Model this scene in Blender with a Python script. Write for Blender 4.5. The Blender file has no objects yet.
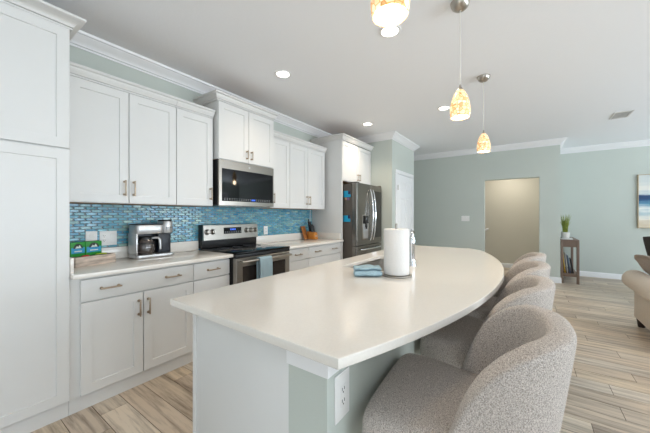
import bpy, bmesh, math, random
from mathutils import Vector, Matrix
random.seed(7)
PI = math.pi
SC = bpy.context.scene
COL = SC.collection
R = math.radians

# ---------------------------------------------------------------- camera
cam_d = bpy.data.cameras.new('camera')
cam = bpy.data.objects.new('camera', cam_d)
COL.objects.link(cam)
cam.location = (0, 0, 1.289)
cam.rotation_euler = (R(90), 0, R(35.139 - 90))
cam_d.sensor_fit = 'HORIZONTAL'
cam_d.sensor_width = 36
cam_d.lens = 36 * 287 / 650
cam_d.shift_y = -1 / 650
cam_d.clip_start = 0.02
SC.camera = cam

# ---------------------------------------------------------------- world, exposure, daylight
w = bpy.data.worlds.new('daylight_sky')
SC.world = w
w.use_nodes = True
bg = w.node_tree.nodes['Background']
bg.inputs['Color'].default_value = (0.86, 0.93, 1.0, 1)
bg.inputs['Strength'].default_value = 1.2
SC.view_settings.view_transform = 'Standard'
SC.view_settings.look = 'None'
SC.view_settings.gamma = 1
SC.view_settings.exposure = 0.33
SC.view_settings.use_curve_mapping = False


def area(name, loc, direction, sx, sy, power, col):
    d = bpy.data.lights.new(name, 'AREA')
    d.shape = 'RECTANGLE'
    d.size, d.size_y, d.energy, d.color = sx, sy, power, col
    o = bpy.data.objects.new(name, d)
    COL.objects.link(o)
    o.location = loc
    o.rotation_euler = Vector(direction).to_track_quat('-Z', 'Y').to_euler()
    return o


area('daylight_patio_door', (-2.34, -0.45, 1.25), (1, 0, 1.0), 4.4, 2.2, 5, (0.80, 0.90, 1.0))
area('daylight_living_window', (1.2, -6.1, 1.3), (0, 1, 2.2), 4.6, 2.0, 300, (0.80, 0.90, 1.0))
area('daylight_dining_window', (6.0, -6.1, 1.3), (-0.4, 1, 2.4), 2.2, 2.0, 170, (0.80, 0.90, 1.0))


# ---------------------------------------------------------------- materials
def lin(c):
    return tuple((v / 255 / 12.92) if v / 255 <= 0.04045 else ((v / 255 + 0.055) / 1.055) ** 2.4 for v in c) + (1,)


def mat(name, rgb, rough=0.5, metal=0.0, noise=0.0, nscale=8, bump=0.0, bscale=60, spec=0.5, stretch=None,
        emit=None, estr=0, coat=0, trans=0, alpha=1):
    m = bpy.data.materials.new(name)
    m.use_nodes = True
    nt = m.node_tree
    b = nt.nodes['Principled BSDF']
    b.inputs['Base Color'].default_value = lin(rgb)
    b.inputs['Roughness'].default_value = rough
    b.inputs['Metallic'].default_value = metal
    b.inputs['Specular IOR Level'].default_value = spec
    b.inputs['Coat Weight'].default_value = coat
    b.inputs['Transmission Weight'].default_value = trans
    b.inputs['Alpha'].default_value = alpha
    if emit:
        b.inputs['Emission Color'].default_value = lin(emit)
        b.inputs['Emission Strength'].default_value = estr
    tc = nt.nodes.new('ShaderNodeTexCoord')
    mp = nt.nodes.new('ShaderNodeMapping')
    nt.links.new(tc.outputs['Object'], mp.inputs['Vector'])
    if stretch:
        mp.inputs['Scale'].default_value = stretch
    if noise:
        n = nt.nodes.new('ShaderNodeTexNoise')
        n.inputs['Scale'].default_value = nscale
        n.inputs['Detail'].default_value = 6
        nt.links.new(mp.outputs['Vector'], n.inputs['Vector'])
        rp = nt.nodes.new('ShaderNodeValToRGB')
        c = lin(rgb)
        rp.color_ramp.elements[0].position = 0.3
        rp.color_ramp.elements[1].position = 0.7
        rp.color_ramp.elements[0].color = tuple(v * (1 - noise) for v in c[:3]) + (1,)
        rp.color_ramp.elements[1].color = tuple(min(1, v * (1 + noise)) for v in c[:3]) + (1,)
        nt.links.new(n.outputs['Fac'], rp.inputs['Fac'])
        nt.links.new(rp.outputs['Color'], b.inputs['Base Color'])
    if bump:
        n2 = nt.nodes.new('ShaderNodeTexNoise')
        n2.inputs['Scale'].default_value = bscale
        n2.inputs['Detail'].default_value = 4
        nt.links.new(mp.outputs['Vector'], n2.inputs['Vector'])
        bp = nt.nodes.new('ShaderNodeBump')
        bp.inputs['Strength'].default_value = bump
        bp.inputs['Distance'].default_value = 0.004
        nt.links.new(n2.outputs['Fac'], bp.inputs['Height'])
        nt.links.new(bp.outputs['Normal'], b.inputs['Normal'])
    return m


M = {}
M['cabinet'] = mat('white_cabinet_paint', (221, 221, 219), 0.38, noise=0.015, nscale=3)
M['wood_ply'] = mat('raw_cabinet_plywood', (190, 140, 88), 0.6, noise=0.15, nscale=6, stretch=(1, 12, 1))
M['wall'] = mat('pale_blue_green_wall_paint', (196, 203, 196), 0.75, noise=0.012, nscale=2, bump=0.12, bscale=120)
M['hall_wall'] = mat('beige_hall_paint', (212, 208, 194), 0.75, noise=0.012, nscale=2, bump=0.12, bscale=120)
M['ceiling'] = mat('white_textured_ceiling', (242, 245, 249), 0.85, bump=0.25, bscale=45)
M['trim'] = mat('white_trim_paint', (238, 239, 240), 0.4)
M['quartz'] = mat('white_quartz', (232, 227, 219), 0.16, noise=0.02, nscale=120, coat=0.2)
M['grout'] = mat('grey_grout', (132, 146, 150), 0.8)
M['fgrout'] = mat('brown_floor_grout', (92, 78, 64), 0.9)
M['steel'] = mat('brushed_steel', (160, 155, 148), 0.3, 1.0, noise=0.06, nscale=30, stretch=(1, 1, 40))
M['steel_dark'] = mat('dark_stainless', (140, 136, 130), 0.26, 1.0, noise=0.06, nscale=30, stretch=(40, 40, 1))
M['case_grey'] = mat('grey_fridge_case', (92, 86, 80), 0.45, 0.35, bump=0.05, bscale=300)
M['chrome'] = mat('polished_chrome', (225, 227, 230), 0.07, 1.0)
M['nickel'] = mat('brushed_nickel', (178, 172, 164), 0.28, 1.0)
M['pull'] = mat('champagne_bronze', (176, 160, 142), 0.32, 1.0)
M['black_glass'] = mat('black_glass', (6, 6, 8), 0.05, spec=0.3)
M['oven_glass'] = mat('smoked_oven_glass', (40, 34, 31), 0.12)
M['black'] = mat('black_plastic', (20, 20, 22), 0.4)
M['black_metal'] = mat('black_metal', (22, 22, 24), 0.35, 0.6)
M['navy'] = mat('dark_navy_plastic', (24, 30, 40), 0.35)
M['plastic_white'] = mat('white_plastic', (240, 240, 238), 0.35)
M['slot'] = mat('dark_slot', (50, 48, 46), 0.6)
M['silver'] = mat('silver_plastic', (190, 190, 190), 0.3, 0.7)
M['display'] = mat('blue_display', (20, 40, 120), 0.3, emit=(70, 120, 255), estr=1.0)
M['mark'] = mat('grey_control_print', (150, 152, 155), 0.5)
M['paper'] = mat('white_paper_towel', (232, 230, 227), 0.9, bump=0.5, bscale=110)
M['towel'] = mat('blue_grey_terry', (158, 182, 192), 0.95, noise=0.12, nscale=120, bump=0.9, bscale=260)
M['cloth_blue'] = mat('light_blue_terry', (160, 188, 200), 0.95, noise=0.10, nscale=150, bump=0.9, bscale=300)
M['knife_wood'] = mat('honey_wood_block', (196, 124, 46), 0.45, noise=0.15, nscale=10, stretch=(1, 1, 12))
M['tan_wood'] = mat('tan_wood_board', (160, 98, 44), 0.5, noise=0.2, nscale=8, stretch=(14, 14, 1))
M['console_wood'] = mat('grey_brown_wood', (122, 102, 88), 0.55, noise=0.18, nscale=9, stretch=(1, 10, 10))
M['sofa'] = mat('beige_sofa_fabric', (216, 204, 189), 0.95, noise=0.12, nscale=160, bump=0.7, bscale=420)
M['pillow'] = mat('taupe_pillow_fabric', (168, 156, 145), 0.95, noise=0.18, nscale=130, bump=0.7, bscale=380)
M['chair_dark'] = mat('dark_brown_upholstery', (62, 55, 52), 0.7, bump=0.3, bscale=300)
M['dark_wood'] = mat('dark_wood', (46, 34, 28), 0.4, noise=0.15, nscale=10)
M['pot'] = mat('pale_ceramic_pot', (214, 212, 206), 0.5, noise=0.05, nscale=40)
M['soil'] = mat('soil', (60, 45, 35), 0.9, bump=0.6, bscale=200)
M['grass'] = mat('green_blades', (134, 148, 60), 0.6, noise=0.35, nscale=30)
M['tea_green'] = mat('green_carton', (38, 142, 52), 0.45, noise=0.15, nscale=60)
M['tea_blue'] = mat('blue_carton_print', (52, 150, 196), 0.45)
M['tea_dark'] = mat('dark_carton_print', (44, 52, 50), 0.5)
M['tea_pale'] = mat('pale_carton_print', (214, 222, 214), 0.5)
M['lime'] = mat('lime_wrapper', (188, 208, 40), 0.4)
M['olive'] = mat('dark_green_wrapper', (48, 84, 40), 0.4)
M['red'] = mat('red_wrapper', (172, 38, 32), 0.4)
M['magnet_blue'] = mat('bright_blue_magnet', (28, 168, 214), 0.45)
M['magnet_navy'] = mat('dark_blue_magnet_print', (34, 52, 96), 0.5)
M['magnet_violet'] = mat('mauve_magnet_print', (122, 96, 150), 0.5)
M['magnet_tan'] = mat('tan_magnet_print', (188, 150, 118), 0.5)
M['can_disc'] = mat('lit_can_lens', (255, 252, 244), 0.5, emit=(255, 248, 236), estr=6)
M['cord'] = mat('clear_pendant_cord', (222, 220, 214), 0.3)
M['bulb'] = mat('lit_bulb', (255, 246, 230), 0.4, emit=(255, 244, 224), estr=9)
M['book_white'] = mat('white_book_cover', (226, 226, 224), 0.5)
M['mag_black'] = mat('black_magazine', (34, 36, 42), 0.35)
M['mag_white'] = mat('white_magazine', (212, 214, 218), 0.35)
M['mag_yellow'] = mat('yellow_magazine', (206, 168, 48), 0.4)
M['mag_blue'] = mat('blue_grey_magazine', (92, 112, 140), 0.4)
M['frame_gold'] = mat('light_gold_frame', (176, 158, 128), 0.45, 0.3)
M['vent'] = mat('white_vent_paint', (214, 213, 210), 0.5)
M['vent_dark'] = mat('vent_dark_duct', (96, 91, 86), 0.8)
M['sink'] = mat('satin_sink_steel', (186, 182, 176), 0.38, 1.0)


def tweed():
    m = bpy.data.materials.new('oatmeal_tweed')
    m.use_nodes = True
    nt = m.node_tree
    b = nt.nodes['Principled BSDF']
    b.inputs['Roughness'].default_value = 0.95
    b.inputs['Specular IOR Level'].default_value = 0.2
    b.inputs['Sheen Weight'].default_value = 0.15
    tc = nt.nodes.new('ShaderNodeTexCoord')
    n = nt.nodes.new('ShaderNodeTexNoise')
    n.inputs['Scale'].default_value = 310
    n.inputs['Detail'].default_value = 3
    n.inputs['Roughness'].default_value = 0.7
    nt.links.new(tc.outputs['Object'], n.inputs['Vector'])
    rp = nt.nodes.new('ShaderNodeValToRGB')
    e = rp.color_ramp.elements
    e[0].position, e[0].color = 0.34, lin((128, 120, 114))
    e[1].position, e[1].color = 0.64, lin((218, 209, 201))
    k = e.new(0.48)
    k.color = lin((178, 169, 161))
    nt.links.new(n.outputs['Fac'], rp.inputs['Fac'])
    nt.links.new(rp.outputs['Color'], b.inputs['Base Color'])
    bp = nt.nodes.new('ShaderNodeBump')
    bp.inputs['Strength'].default_value = 0.6
    bp.inputs['Distance'].default_value = 0.003
    nt.links.new(n.outputs['Fac'], bp.inputs['Height'])
    nt.links.new(bp.outputs['Normal'], b.inputs['Normal'])
    return m


def island_ramp(name, stops, rough, wood=False, coat=0.0, bump=0.0):
    """colour picked per tile / plank; planks also get their own grain"""
    m = bpy.data.materials.new(name)
    m.use_nodes = True
    nt = m.node_tree
    b = nt.nodes['Principled BSDF']
    b.inputs['Roughness'].default_value = rough
    b.inputs['Coat Weight'].default_value = coat
    g = nt.nodes.new('ShaderNodeNewGeometry')
    rp = nt.nodes.new('ShaderNodeValToRGB')
    e = rp.color_ramp.elements
    while len(e) > 1:
        e.remove(e[0])
    e[0].position, e[0].color = 0, lin(stops[0])
    for i, s in enumerate(stops[1:]):
        k = e.new((i + 1) / (len(stops) - 1))
        k.color = lin(s)
    nt.links.new(g.outputs['Random Per Island'], rp.inputs['Fac'])
    tc = nt.nodes.new('ShaderNodeTexCoord')
    mp = nt.nodes.new('ShaderNodeMapping')
    nt.links.new(tc.outputs['Object'], mp.inputs['Vector'])
    n = nt.nodes.new('ShaderNodeTexNoise')
    n.noise_dimensions = '4D'
    mul = nt.nodes.new('ShaderNodeMath')
    mul.operation = 'MULTIPLY'
    mul.inputs[1].default_value = 57.0
    nt.links.new(g.outputs['Random Per Island'], mul.inputs[0])
    nt.links.new(mul.outputs[0], n.inputs['W'])
    nt.links.new(mp.outputs['Vector'], n.inputs['Vector'])
    mx = nt.nodes.new('ShaderNodeMix')
    mx.data_type = 'RGBA'
    mx.blend_type = 'MULTIPLY'
    r2 = nt.nodes.new('ShaderNodeValToRGB')
    if wood:
        mp.inputs['Scale'].default_value = (16, 1.1, 1)
        n.inputs['Scale'].default_value = 1.6
        n.inputs['Detail'].default_value = 9
        n.inputs['Roughness'].default_value = 0.68
        n.inputs['Distortion'].default_value = 0.35
        r2.color_ramp.elements[0].position, r2.color_ramp.elements[0].color = 0.28, lin((122, 108, 96))
        r2.color_ramp.elements[1].position, r2.color_ramp.elements[1].color = 0.56, (1, 1, 1, 1)
        mx.inputs['Factor'].default_value = 0.95
    else:
        mp.inputs['Scale'].default_value = (12, 12, 40)
        n.inputs['Scale'].default_value = 2
        n.inputs['Detail'].default_value = 3
        r2.color_ramp.elements[0].position, r2.color_ramp.elements[0].color = 0.3, lin((176, 196, 206))
        r2.color_ramp.elements[1].position, r2.color_ramp.elements[1].color = 0.65, (1, 1, 1, 1)
        mx.inputs['Factor'].default_value = 0.8
    nt.links.new(n.outputs['Fac'], r2.inputs['Fac'])
    nt.links.new(rp.outputs['Color'], mx.inputs['A'])
    nt.links.new(r2.outputs['Color'], mx.inputs['B'])
    nt.links.new(mx.outputs['Result'], b.inputs['Base Color'])
    if bump:
        bp = nt.nodes.new('ShaderNodeBump')
        bp.inputs['Strength'].default_value = bump
        bp.inputs['Distance'].default_value = 0.003
        nt.links.new(n.outputs['Fac'], bp.inputs['Height'])
        nt.links.new(bp.outputs['Normal'], b.inputs['Normal'])
    return m


M['tweed'] = tweed()
M['plank'] = island_ramp('weathered_wood_tile',
                         [(222, 203, 180), (202, 184, 163), (230, 215, 194), (188, 171, 153), (216, 197, 171), (208, 196, 180)],
                         0.42, wood=True, bump=0.2)
M['tile'] = island_ramp('iridescent_blue_glass_tile',
                        [(74, 150, 180), (112, 186, 220), (88, 164, 184), (150, 204, 208), (70, 152, 192), (176, 212, 200),
                         (104, 178, 194), (134, 202, 232), (86, 160, 168)], 0.24, coat=0.15)


def shell_mosaic():
    m = bpy.data.materials.new('lit_shell_mosaic_glass')
    m.use_nodes = True
    nt = m.node_tree
    b = nt.nodes['Principled BSDF']
    b.inputs['Roughness'].default_value = 0.25
    tc = nt.nodes.new('ShaderNodeTexCoord')
    v = nt.nodes.new('ShaderNodeTexVoronoi')
    v.inputs['Scale'].default_value = 42
    nt.links.new(tc.outputs['Object'], v.inputs['Vector'])
    sep = nt.nodes.new('ShaderNodeSeparateColor')
    nt.links.new(v.outputs['Color'], sep.inputs['Color'])
    rp = nt.nodes.new('ShaderNodeValToRGB')
    e = rp.color_ramp.elements
    e[0].position, e[0].color = 0.0, lin((214, 160, 96))
    e[1].position, e[1].color = 1.0, lin((255, 240, 212))
    k = e.new(0.35)
    k.color = lin((242, 208, 158))
    k = e.new(0.6)
    k.color = lin((255, 224, 176))
    nt.links.new(sep.outputs[0], rp.inputs['Fac'])
    v2 = nt.nodes.new('ShaderNodeTexVoronoi')
    v2.feature = 'DISTANCE_TO_EDGE'
    v2.inputs['Scale'].default_value = 42
    nt.links.new(tc.outputs['Object'], v2.inputs['Vector'])
    r2 = nt.nodes.new('ShaderNodeValToRGB')
    r2.color_ramp.elements[0].position, r2.color_ramp.elements[0].color = 0.02, lin((232, 200, 154))
    r2.color_ramp.elements[1].position, r2.color_ramp.elements[1].color = 0.10, (1, 1, 1, 1)
    nt.links.new(v2.outputs['Distance'], r2.inputs['Fac'])
    mx = nt.nodes.new('ShaderNodeMix')
    mx.data_type = 'RGBA'
    mx.blend_type = 'MULTIPLY'
    mx.inputs['Factor'].default_value = 1
    nt.links.new(rp.outputs['Color'], mx.inputs['A'])
    nt.links.new(r2.outputs['Color'], mx.inputs['B'])
    nt.links.new(mx.outputs['Result'], b.inputs['Base Color'])
    nt.links.new(mx.outputs['Result'], b.inputs['Emission Color'])
    b.inputs['Emission Strength'].default_value = 0.5
    return m


def seascape():
    m = bpy.data.materials.new('abstract_seascape_paint')
    m.use_nodes = True
    nt = m.node_tree
    b = nt.nodes['Principled BSDF']
    b.inputs['Roughness'].default_value = 0.6
    tc = nt.nodes.new('ShaderNodeTexCoord')
    mp = nt.nodes.new('ShaderNodeMapping')
    mp.inputs['Scale'].default_value = (1, 1.2, 7)
    nt.links.new(tc.outputs['Object'], mp.inputs['Vector'])
    n = nt.nodes.new('ShaderNodeTexNoise')
    n.inputs['Scale'].default_value = 2.4
    n.inputs['Detail'].default_value = 7
    nt.links.new(mp.outputs['Vector'], n.inputs['Vector'])
    sp = nt.nodes.new('ShaderNodeSeparateXYZ')
    nt.links.new(tc.outputs['Object'], sp.inputs['Vector'])
    a = nt.nodes.new('ShaderNodeMath')
    a.operation = 'MULTIPLY_ADD'
    a.inputs[1].default_value = 0.22
    nt.links.new(n.outputs['Fac'], a.inputs[0])
    nt.links.new(sp.outputs['Z'], a.inputs[2])
    rp = nt.nodes.new('ShaderNodeValToRGB')
    e = rp.color_ramp.elements
    stops = [(0.0, (222, 214, 196)), (0.20, (214, 200, 176)), (0.30, (236, 232, 222)), (0.40, (176, 200, 206)),
             (0.48, (232, 234, 230)), (0.56, (96, 150, 176)), (0.64, (38, 84, 128)), (0.72, (30, 62, 104)),
             (0.76, (188, 204, 210)), (0.86, (232, 230, 222)), (1.0, (206, 212, 210))]
    e[0].position, e[0].color = stops[0][0], lin(stops[0][1])
    e[1].position, e[1].color = stops[-1][0], lin(stops[-1][1])
    for p, c in stops[1:-1]:
        k = e.new(p)
        k.color = lin(c)
    nt.links.new(a.outputs[0], rp.inputs['Fac'])
    nt.links.new(rp.outputs['Color'], b.inputs['Base Color'])
    return m


def whitewash():
    return mat('whitewashed_wood', (190, 174, 160), 0.7, noise=0.42, nscale=9, stretch=(1, 4, 6))


M['shell'] = shell_mosaic()
M['sea'] = seascape()
M['whitewash'] = whitewash()


# ---------------------------------------------------------------- mesh helpers
class MB:
    def __init__(self):
        self.bm = bmesh.new()

    def box(self, x0, x1, y0, y1, z0, z1, bev=0.0, seg=2):
        t = bmesh.new()
        bmesh.ops.create_cube(t, size=1)
        for v in t.verts:
            v.co = Vector(((x0 + x1) / 2 + v.co.x * (x1 - x0), (y0 + y1) / 2 + v.co.y * (y1 - y0), (z0 + z1) / 2 + v.co.z * (z1 - z0)))
        if bev:
            bmesh.ops.bevel(t, geom=list(t.edges), offset=bev, segments=seg, profile=0.5, affect='EDGES')
        self._merge(t)
        return self

    def _merge(self, t, mtx=None):
        if mtx is not None:
            t.transform(mtx)
        bmesh.ops.recalc_face_normals(t, faces=list(t.faces))
        me = bpy.data.meshes.new('tmp')
        t.to_mesh(me)
        t.free()
        self.bm.from_mesh(me)
        bpy.data.meshes.remove(me)

    def cyl(self, p0, p1, r0, r1=None, seg=24, caps=True, bev=0.0):
        r1 = r0 if r1 is None else r1
        p0, p1 = Vector(p0), Vector(p1)
        d = p1 - p0
        t = bmesh.new()
        bmesh.ops.create_cone(t, cap_ends=caps, segments=seg, radius1=r0, radius2=r1, depth=d.length)
        if bev:
            es = [e for e in t.edges if len(e.link_faces) == 2 and any(len(f.verts) > 4 for f in e.link_faces)]
            bmesh.ops.bevel(t, geom=es, offset=bev, segments=2, profile=0.5, affect='EDGES')
        q = d.to_track_quat('Z', 'Y').to_matrix().to_4x4()
        self._merge(t, Matrix.Translation((p0 + p1) / 2) @ q)
        return self

    def lathe(self, prof, c=(0, 0, 0), seg=36, mtx=None, close=False):
        """prof: (radius, z) pairs"""
        t = bmesh.new()
        rings = []
        for r, z in prof:
            if r < 1e-6:
                rings.append([t.verts.new((0, 0, z))])
            else:
                rings.append([t.verts.new((r * math.cos(2 * PI * i / seg), r * math.sin(2 * PI * i / seg), z)) for i in range(seg)])
        prs = list(zip(rings, rings[1:])) + ([(rings[-1], rings[0])] if close else [])
        for a, b in prs:
            for i in range(seg):
                j = (i + 1) % seg
                if len(a) == 1 and len(b) == 1:
                    continue
                if len(a) == 1:
                    t.faces.new((a[0], b[i], b[j]))
                elif len(b) == 1:
                    t.faces.new((a[i], a[j], b[0]))
                else:
                    t.faces.new((a[i], a[j], b[j], b[i]))
        m = Matrix.Translation(c)
        if mtx is not None:
            m = m @ mtx
        self._merge(t, m)
        return self

    def tube(self, pts, r, seg=10, closed=False):
        pts = [Vector(p) for p in pts]
        n = len(pts)
        t = bmesh.new()
        rings = []
        up = Vector((0, 0, 1))
        prev = None
        for i, p in enumerate(pts):
            if closed:
                d = pts[(i + 1) % n] - pts[i - 1]
            else:
                d = pts[min(i + 1, n - 1)] - pts[max(i - 1, 0)]
            d.normalize()
            if prev is None:
                s = d.cross(up)
                if s.length < 1e-3:
                    s = d.cross(Vector((1, 0, 0)))
            else:
                s = prev - d * prev.dot(d)
            s.normalize()
            prev = s
            u = s.cross(d)
            rr = r[i] if isinstance(r, (list, tuple)) else r
            rings.append([t.verts.new(p + (s * math.cos(2 * PI * k / seg) + u * math.sin(2 * PI * k / seg)) * rr) for k in range(seg)])
        for a, b in (list(zip(rings, rings[1:])) + ([(rings[-1], rings[0])] if closed else [])):
            for k in range(seg):
                j = (k + 1) % seg
                t.faces.new((a[k], a[j], b[j], b[k]))
        if not closed:
            t.faces.new(rings[0])
            t.faces.new(rings[-1][::-1])
        self._merge(t)
        return self

    def poly(self, pts, axis, a0, a1, bev=0.0):
        """extrude a closed 2D outline along an axis"""
        t = bmesh.new()

        def P(u, v, a):
            return {'x': (a, u, v), 'y': (u, a, v), 'z': (u, v, a)}[axis]
        A = [t.verts.new(P(u, v, a0)) for u, v in pts]
        B = [t.verts.new(P(u, v, a1)) for u, v in pts]
        t.faces.new(A)
        t.faces.new(B[::-1])
        n = len(pts)
        for i in range(n):
            j = (i + 1) % n
            t.faces.new((A[i], B[i], B[j], A[j]))
        if bev:
            bmesh.ops.recalc_face_normals(t, faces=list(t.faces))
            bmesh.ops.bevel(t, geom=[e for e in t.edges if e.calc_face_angle(0) > 0.5], offset=bev, segments=2, profile=0.5, affect='EDGES')
        self._merge(t)
        return self

    def sweep(self, path, prof):
        """moulding: prof = (out, z) pairs carried along an xy path, out to the right of travel, mitred"""
        t = bmesh.new()
        n = len(path)
        rings = []
        for i in range(n):
            p = Vector(path[i])
            ds = []
            if i > 0:
                ds.append((p - Vector(path[i - 1])).normalized())
            if i < n - 1:
                ds.append((Vector(path[i + 1]) - p).normalized())
            ns = [Vector((d.y, -d.x)) for d in ds]
            if len(ns) == 2:
                k = (ns[0] + ns[1])
                k = k / (1 + ns[0].dot(ns[1]))
            else:
                k = ns[0]
            rings.append([t.verts.new((p.x + k.x * o, p.y + k.y * o, z)) for o, z in prof])
        m = len(prof)
        for a, b in zip(rings, rings[1:]):
            for q in range(m):
                r = (q + 1) % m
                t.faces.new((a[q], a[r], b[r], b[q]))
        t.faces.new(rings[0])
        t.faces.new(rings[-1][::-1])
        self._merge(t)
        return self

    def shaker(self, x0, x1, z0, z1, yb, yf, rail=0.062, dep=0.008):
        """recessed-panel door, front facing -y at yf, back at yb"""
        t = bmesh.new()
        xs = [x0, x0 + rail, x1 - rail, x1]
        zs = [z0, z0 + rail, z1 - rail, z1]
        self._frame(t, x0, x1, z0, z1, xs[1], xs[2], zs[1], zs[2], yb, yf, dep)
        self._merge(t)
        return self

    def _frame(self, t, x0, x1, z0, z1, a0, a1, c0, c1, yb, yf, dep):
        e = 0.0025
        loops = []
        for (xa, xb, za, zb, y) in [(x0, x1, z0, z1, yb), (x0, x1, z0, z1, yf + e), (x0 + e, x1 - e, z0 + e, z1 - e, yf),
                                    (a0, a1, c0, c1, yf), (a0 + 0.002, a1 - 0.002, c0 + 0.002, c1 - 0.002, yf + dep)]:
            loops.append([t.verts.new(p) for p in ((xa, y, za), (xb, y, za), (xb, y, zb), (xa, y, zb))])
        for a, b in zip(loops, loops[1:]):
            for i in range(4):
                j = (i + 1) % 4
                t.faces.new((a[i], a[j], b[j], b[i]))
        t.faces.new(loops[0][::-1])
        t.faces.new(loops[-1])

    def build(self, name, m, parent=None, smooth=True, world=True, angle=35):
        me = bpy.data.meshes.new(name)
        r = parent
        while r is not None and r.parent is not None:
            r = r.parent
        if r is not None and world:
            self.bm.transform(Matrix.Translation(-Vector(r.location)))
        self.bm.normal_update()
        self.bm.to_mesh(me)
        self.bm.free()
        ms = m if isinstance(m, list) else [m]
        for x in ms:
            me.materials.append(M[x] if isinstance(x, str) else x)
        o = bpy.data.objects.new(name, me)
        COL.objects.link(o)
        if parent:
            o.parent = parent
        if smooth:
            for p in me.polygons:
                p.use_smooth = True
            me.set_sharp_from_angle(angle=R(angle))
        return o


def thing(name, label, cat, loc=(0, 0, 0), rz=0, group=None):
    o = bpy.data.objects.new(name, None)
    COL.objects.link(o)
    o.empty_display_size = 0.1
    o.location = loc
    o.rotation_euler = (0, 0, rz)
    return tag(o, label, cat, group)


def tag(o, label, cat, group=None):
    o['label'] = label
    o['category'] = cat
    if group:
        o['group'] = group
    return o


def struct(o):
    o['kind'] = 'structure'
    return o


def dup(root, loc, rz=0, label=None):
    def cp(o, par):
        c = o.copy()
        COL.objects.link(c)
        if par:
            c.parent = par
        for ch in [x for x in o.children]:
            cp(ch, c)
        return c
    c = cp(root, None)
    c.location = loc
    c.rotation_euler = (0, 0, rz)
    if label:
        c['label'] = label
    return c


def subdiv(o, lv=2):
    md = o.modifiers.new('smooth', 'SUBSURF')
    md.levels = md.render_levels = lv
    return o


# ================================================================ SETTING
CEIL = 2.743
YW = 2.96      # kitchen wall
XF = 7.05      # far wall with the opening
XL = 8.15      # living room end wall

# floor: wood-look planks laid across the room
f = MB()
f.box(-2.3, 9.6, -6.1, 3.1, -0.12, -0.002)
nb = len(f.bm.faces)
pw, pl = 0.157, 0.92
ix = 0
x = -2.147
while x < 9.5:
    y = -6.0 - random.choice([0, 1, 2, 3, 4]) * pl / 5 - 0.03
    while y < 3.0:
        y0, y1 = max(y, -6.0), min(y + pl, 3.0)
        if y1 - y0 > 0.05:
            f.box(x + 0.002, x + pw - 0.002, y0 + 0.002, y1 - 0.002, -0.004, 0.0)
        y += pl
    x += pw
    ix += 1
for i, fc in enumerate(f.bm.faces):
    fc.material_index = 0 if i < nb else 1
struct(f.build('floor', ['fgrout', 'plank'], smooth=False))

c = MB()
c.box(-2.3, 9.6, -6.1, 3.1, CEIL, CEIL + 0.12)
struct(c.build('ceiling', 'ceiling'))

struct(MB().box(-2.3, 9.6, YW, YW + 0.12, 0, CEIL).build('wall_kitchen', 'wall'))
# pantry block beside the refrigerator
PX0, PX1, PY = 4.83, 6.03, 1.95
pw_ = MB()
pw_.box(PX0, PX1, PY, YW, 0, CEIL)
struct(pw_.build('wall_pantry', 'wall'))
# far wall with the passage opening
OY0, OY1, OZ = -0.20, 0.755, 2.05
fw = MB()
fw.box(XF, XF + 0.14, OY1, YW, 0, CEIL)
fw.box(XF, XF + 0.14, -0.52, OY0, 0, CEIL)
fw.box(XF, XF + 0.14, OY0, OY1, OZ, CEIL)
struct(fw.build('wall_far', 'wall'))
struct(MB().box(XF + 0.14, XL + 0.12, -0.52, -0.40, 0, CEIL).build('wall_return', 'wall'))
struct(MB().box(XL, XL + 0.12, -6.1, -0.52, 0, CEIL).build('wall_living', 'wall'))
struct(MB().box(8.40, 8.52, -0.40, YW, 0, CEIL).build('wall_hall', 'hall_wall'))
# walls out of frame, with the openings the daylight comes through
wb = MB()
wb.box(-2.42, -2.30, 1.75, 3.1, 0, CEIL)
wb.box(-2.42, -2.30, -6.1, -2.65, 0, CEIL)
wb.box(-2.42, -2.30, -2.65, 1.75, 2.36, CEIL)
struct(wb.build('wall_back', 'wall'))
ws = MB()
ws.box(-2.42, -1.1, -6.22, -6.1, 0, CEIL)
ws.box(3.5, 4.9, -6.22, -6.1, 0, CEIL)
ws.box(7.1, 9.6, -6.22, -6.1, 0, CEIL)
for a, b in ((-1.1, 3.5), (4.9, 7.1)):
    ws.box(a, b, -6.22, -6.1, 0, 0.3)
    ws.box(a, b, -6.22, -6.1, 2.3, CEIL)
struct(ws.build('wall_side', 'wall'))
wn = 0
for a, b in ((-1.1, 3.5), (4.9, 7.1)):
    wn += 1
    m = MB()
    for z in (0.3, 2.24):
        m.box(a, b, -6.2, -6.12, z, z + 0.06)
    k = 4 if b - a > 3 else 2
    for i in range(k + 1):
        xx = a + (b - a - 0.06) * i / k
        m.box(xx, xx + 0.06, -6.2, -6.12, 0.3, 2.3)
    struct(m.build('window_%d' % wn, 'trim'))
m = MB()
for i in range(4):
    yy = -2.65 + (4.4 - 0.06) * i / 3
    m.box(-2.40, -2.32, yy, yy + 0.06, 0, 2.36)
m.box(-2.40, -2.32, -2.65, 1.75, 2.30, 2.36)
struct(m.build('door_2', 'trim'))

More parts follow.
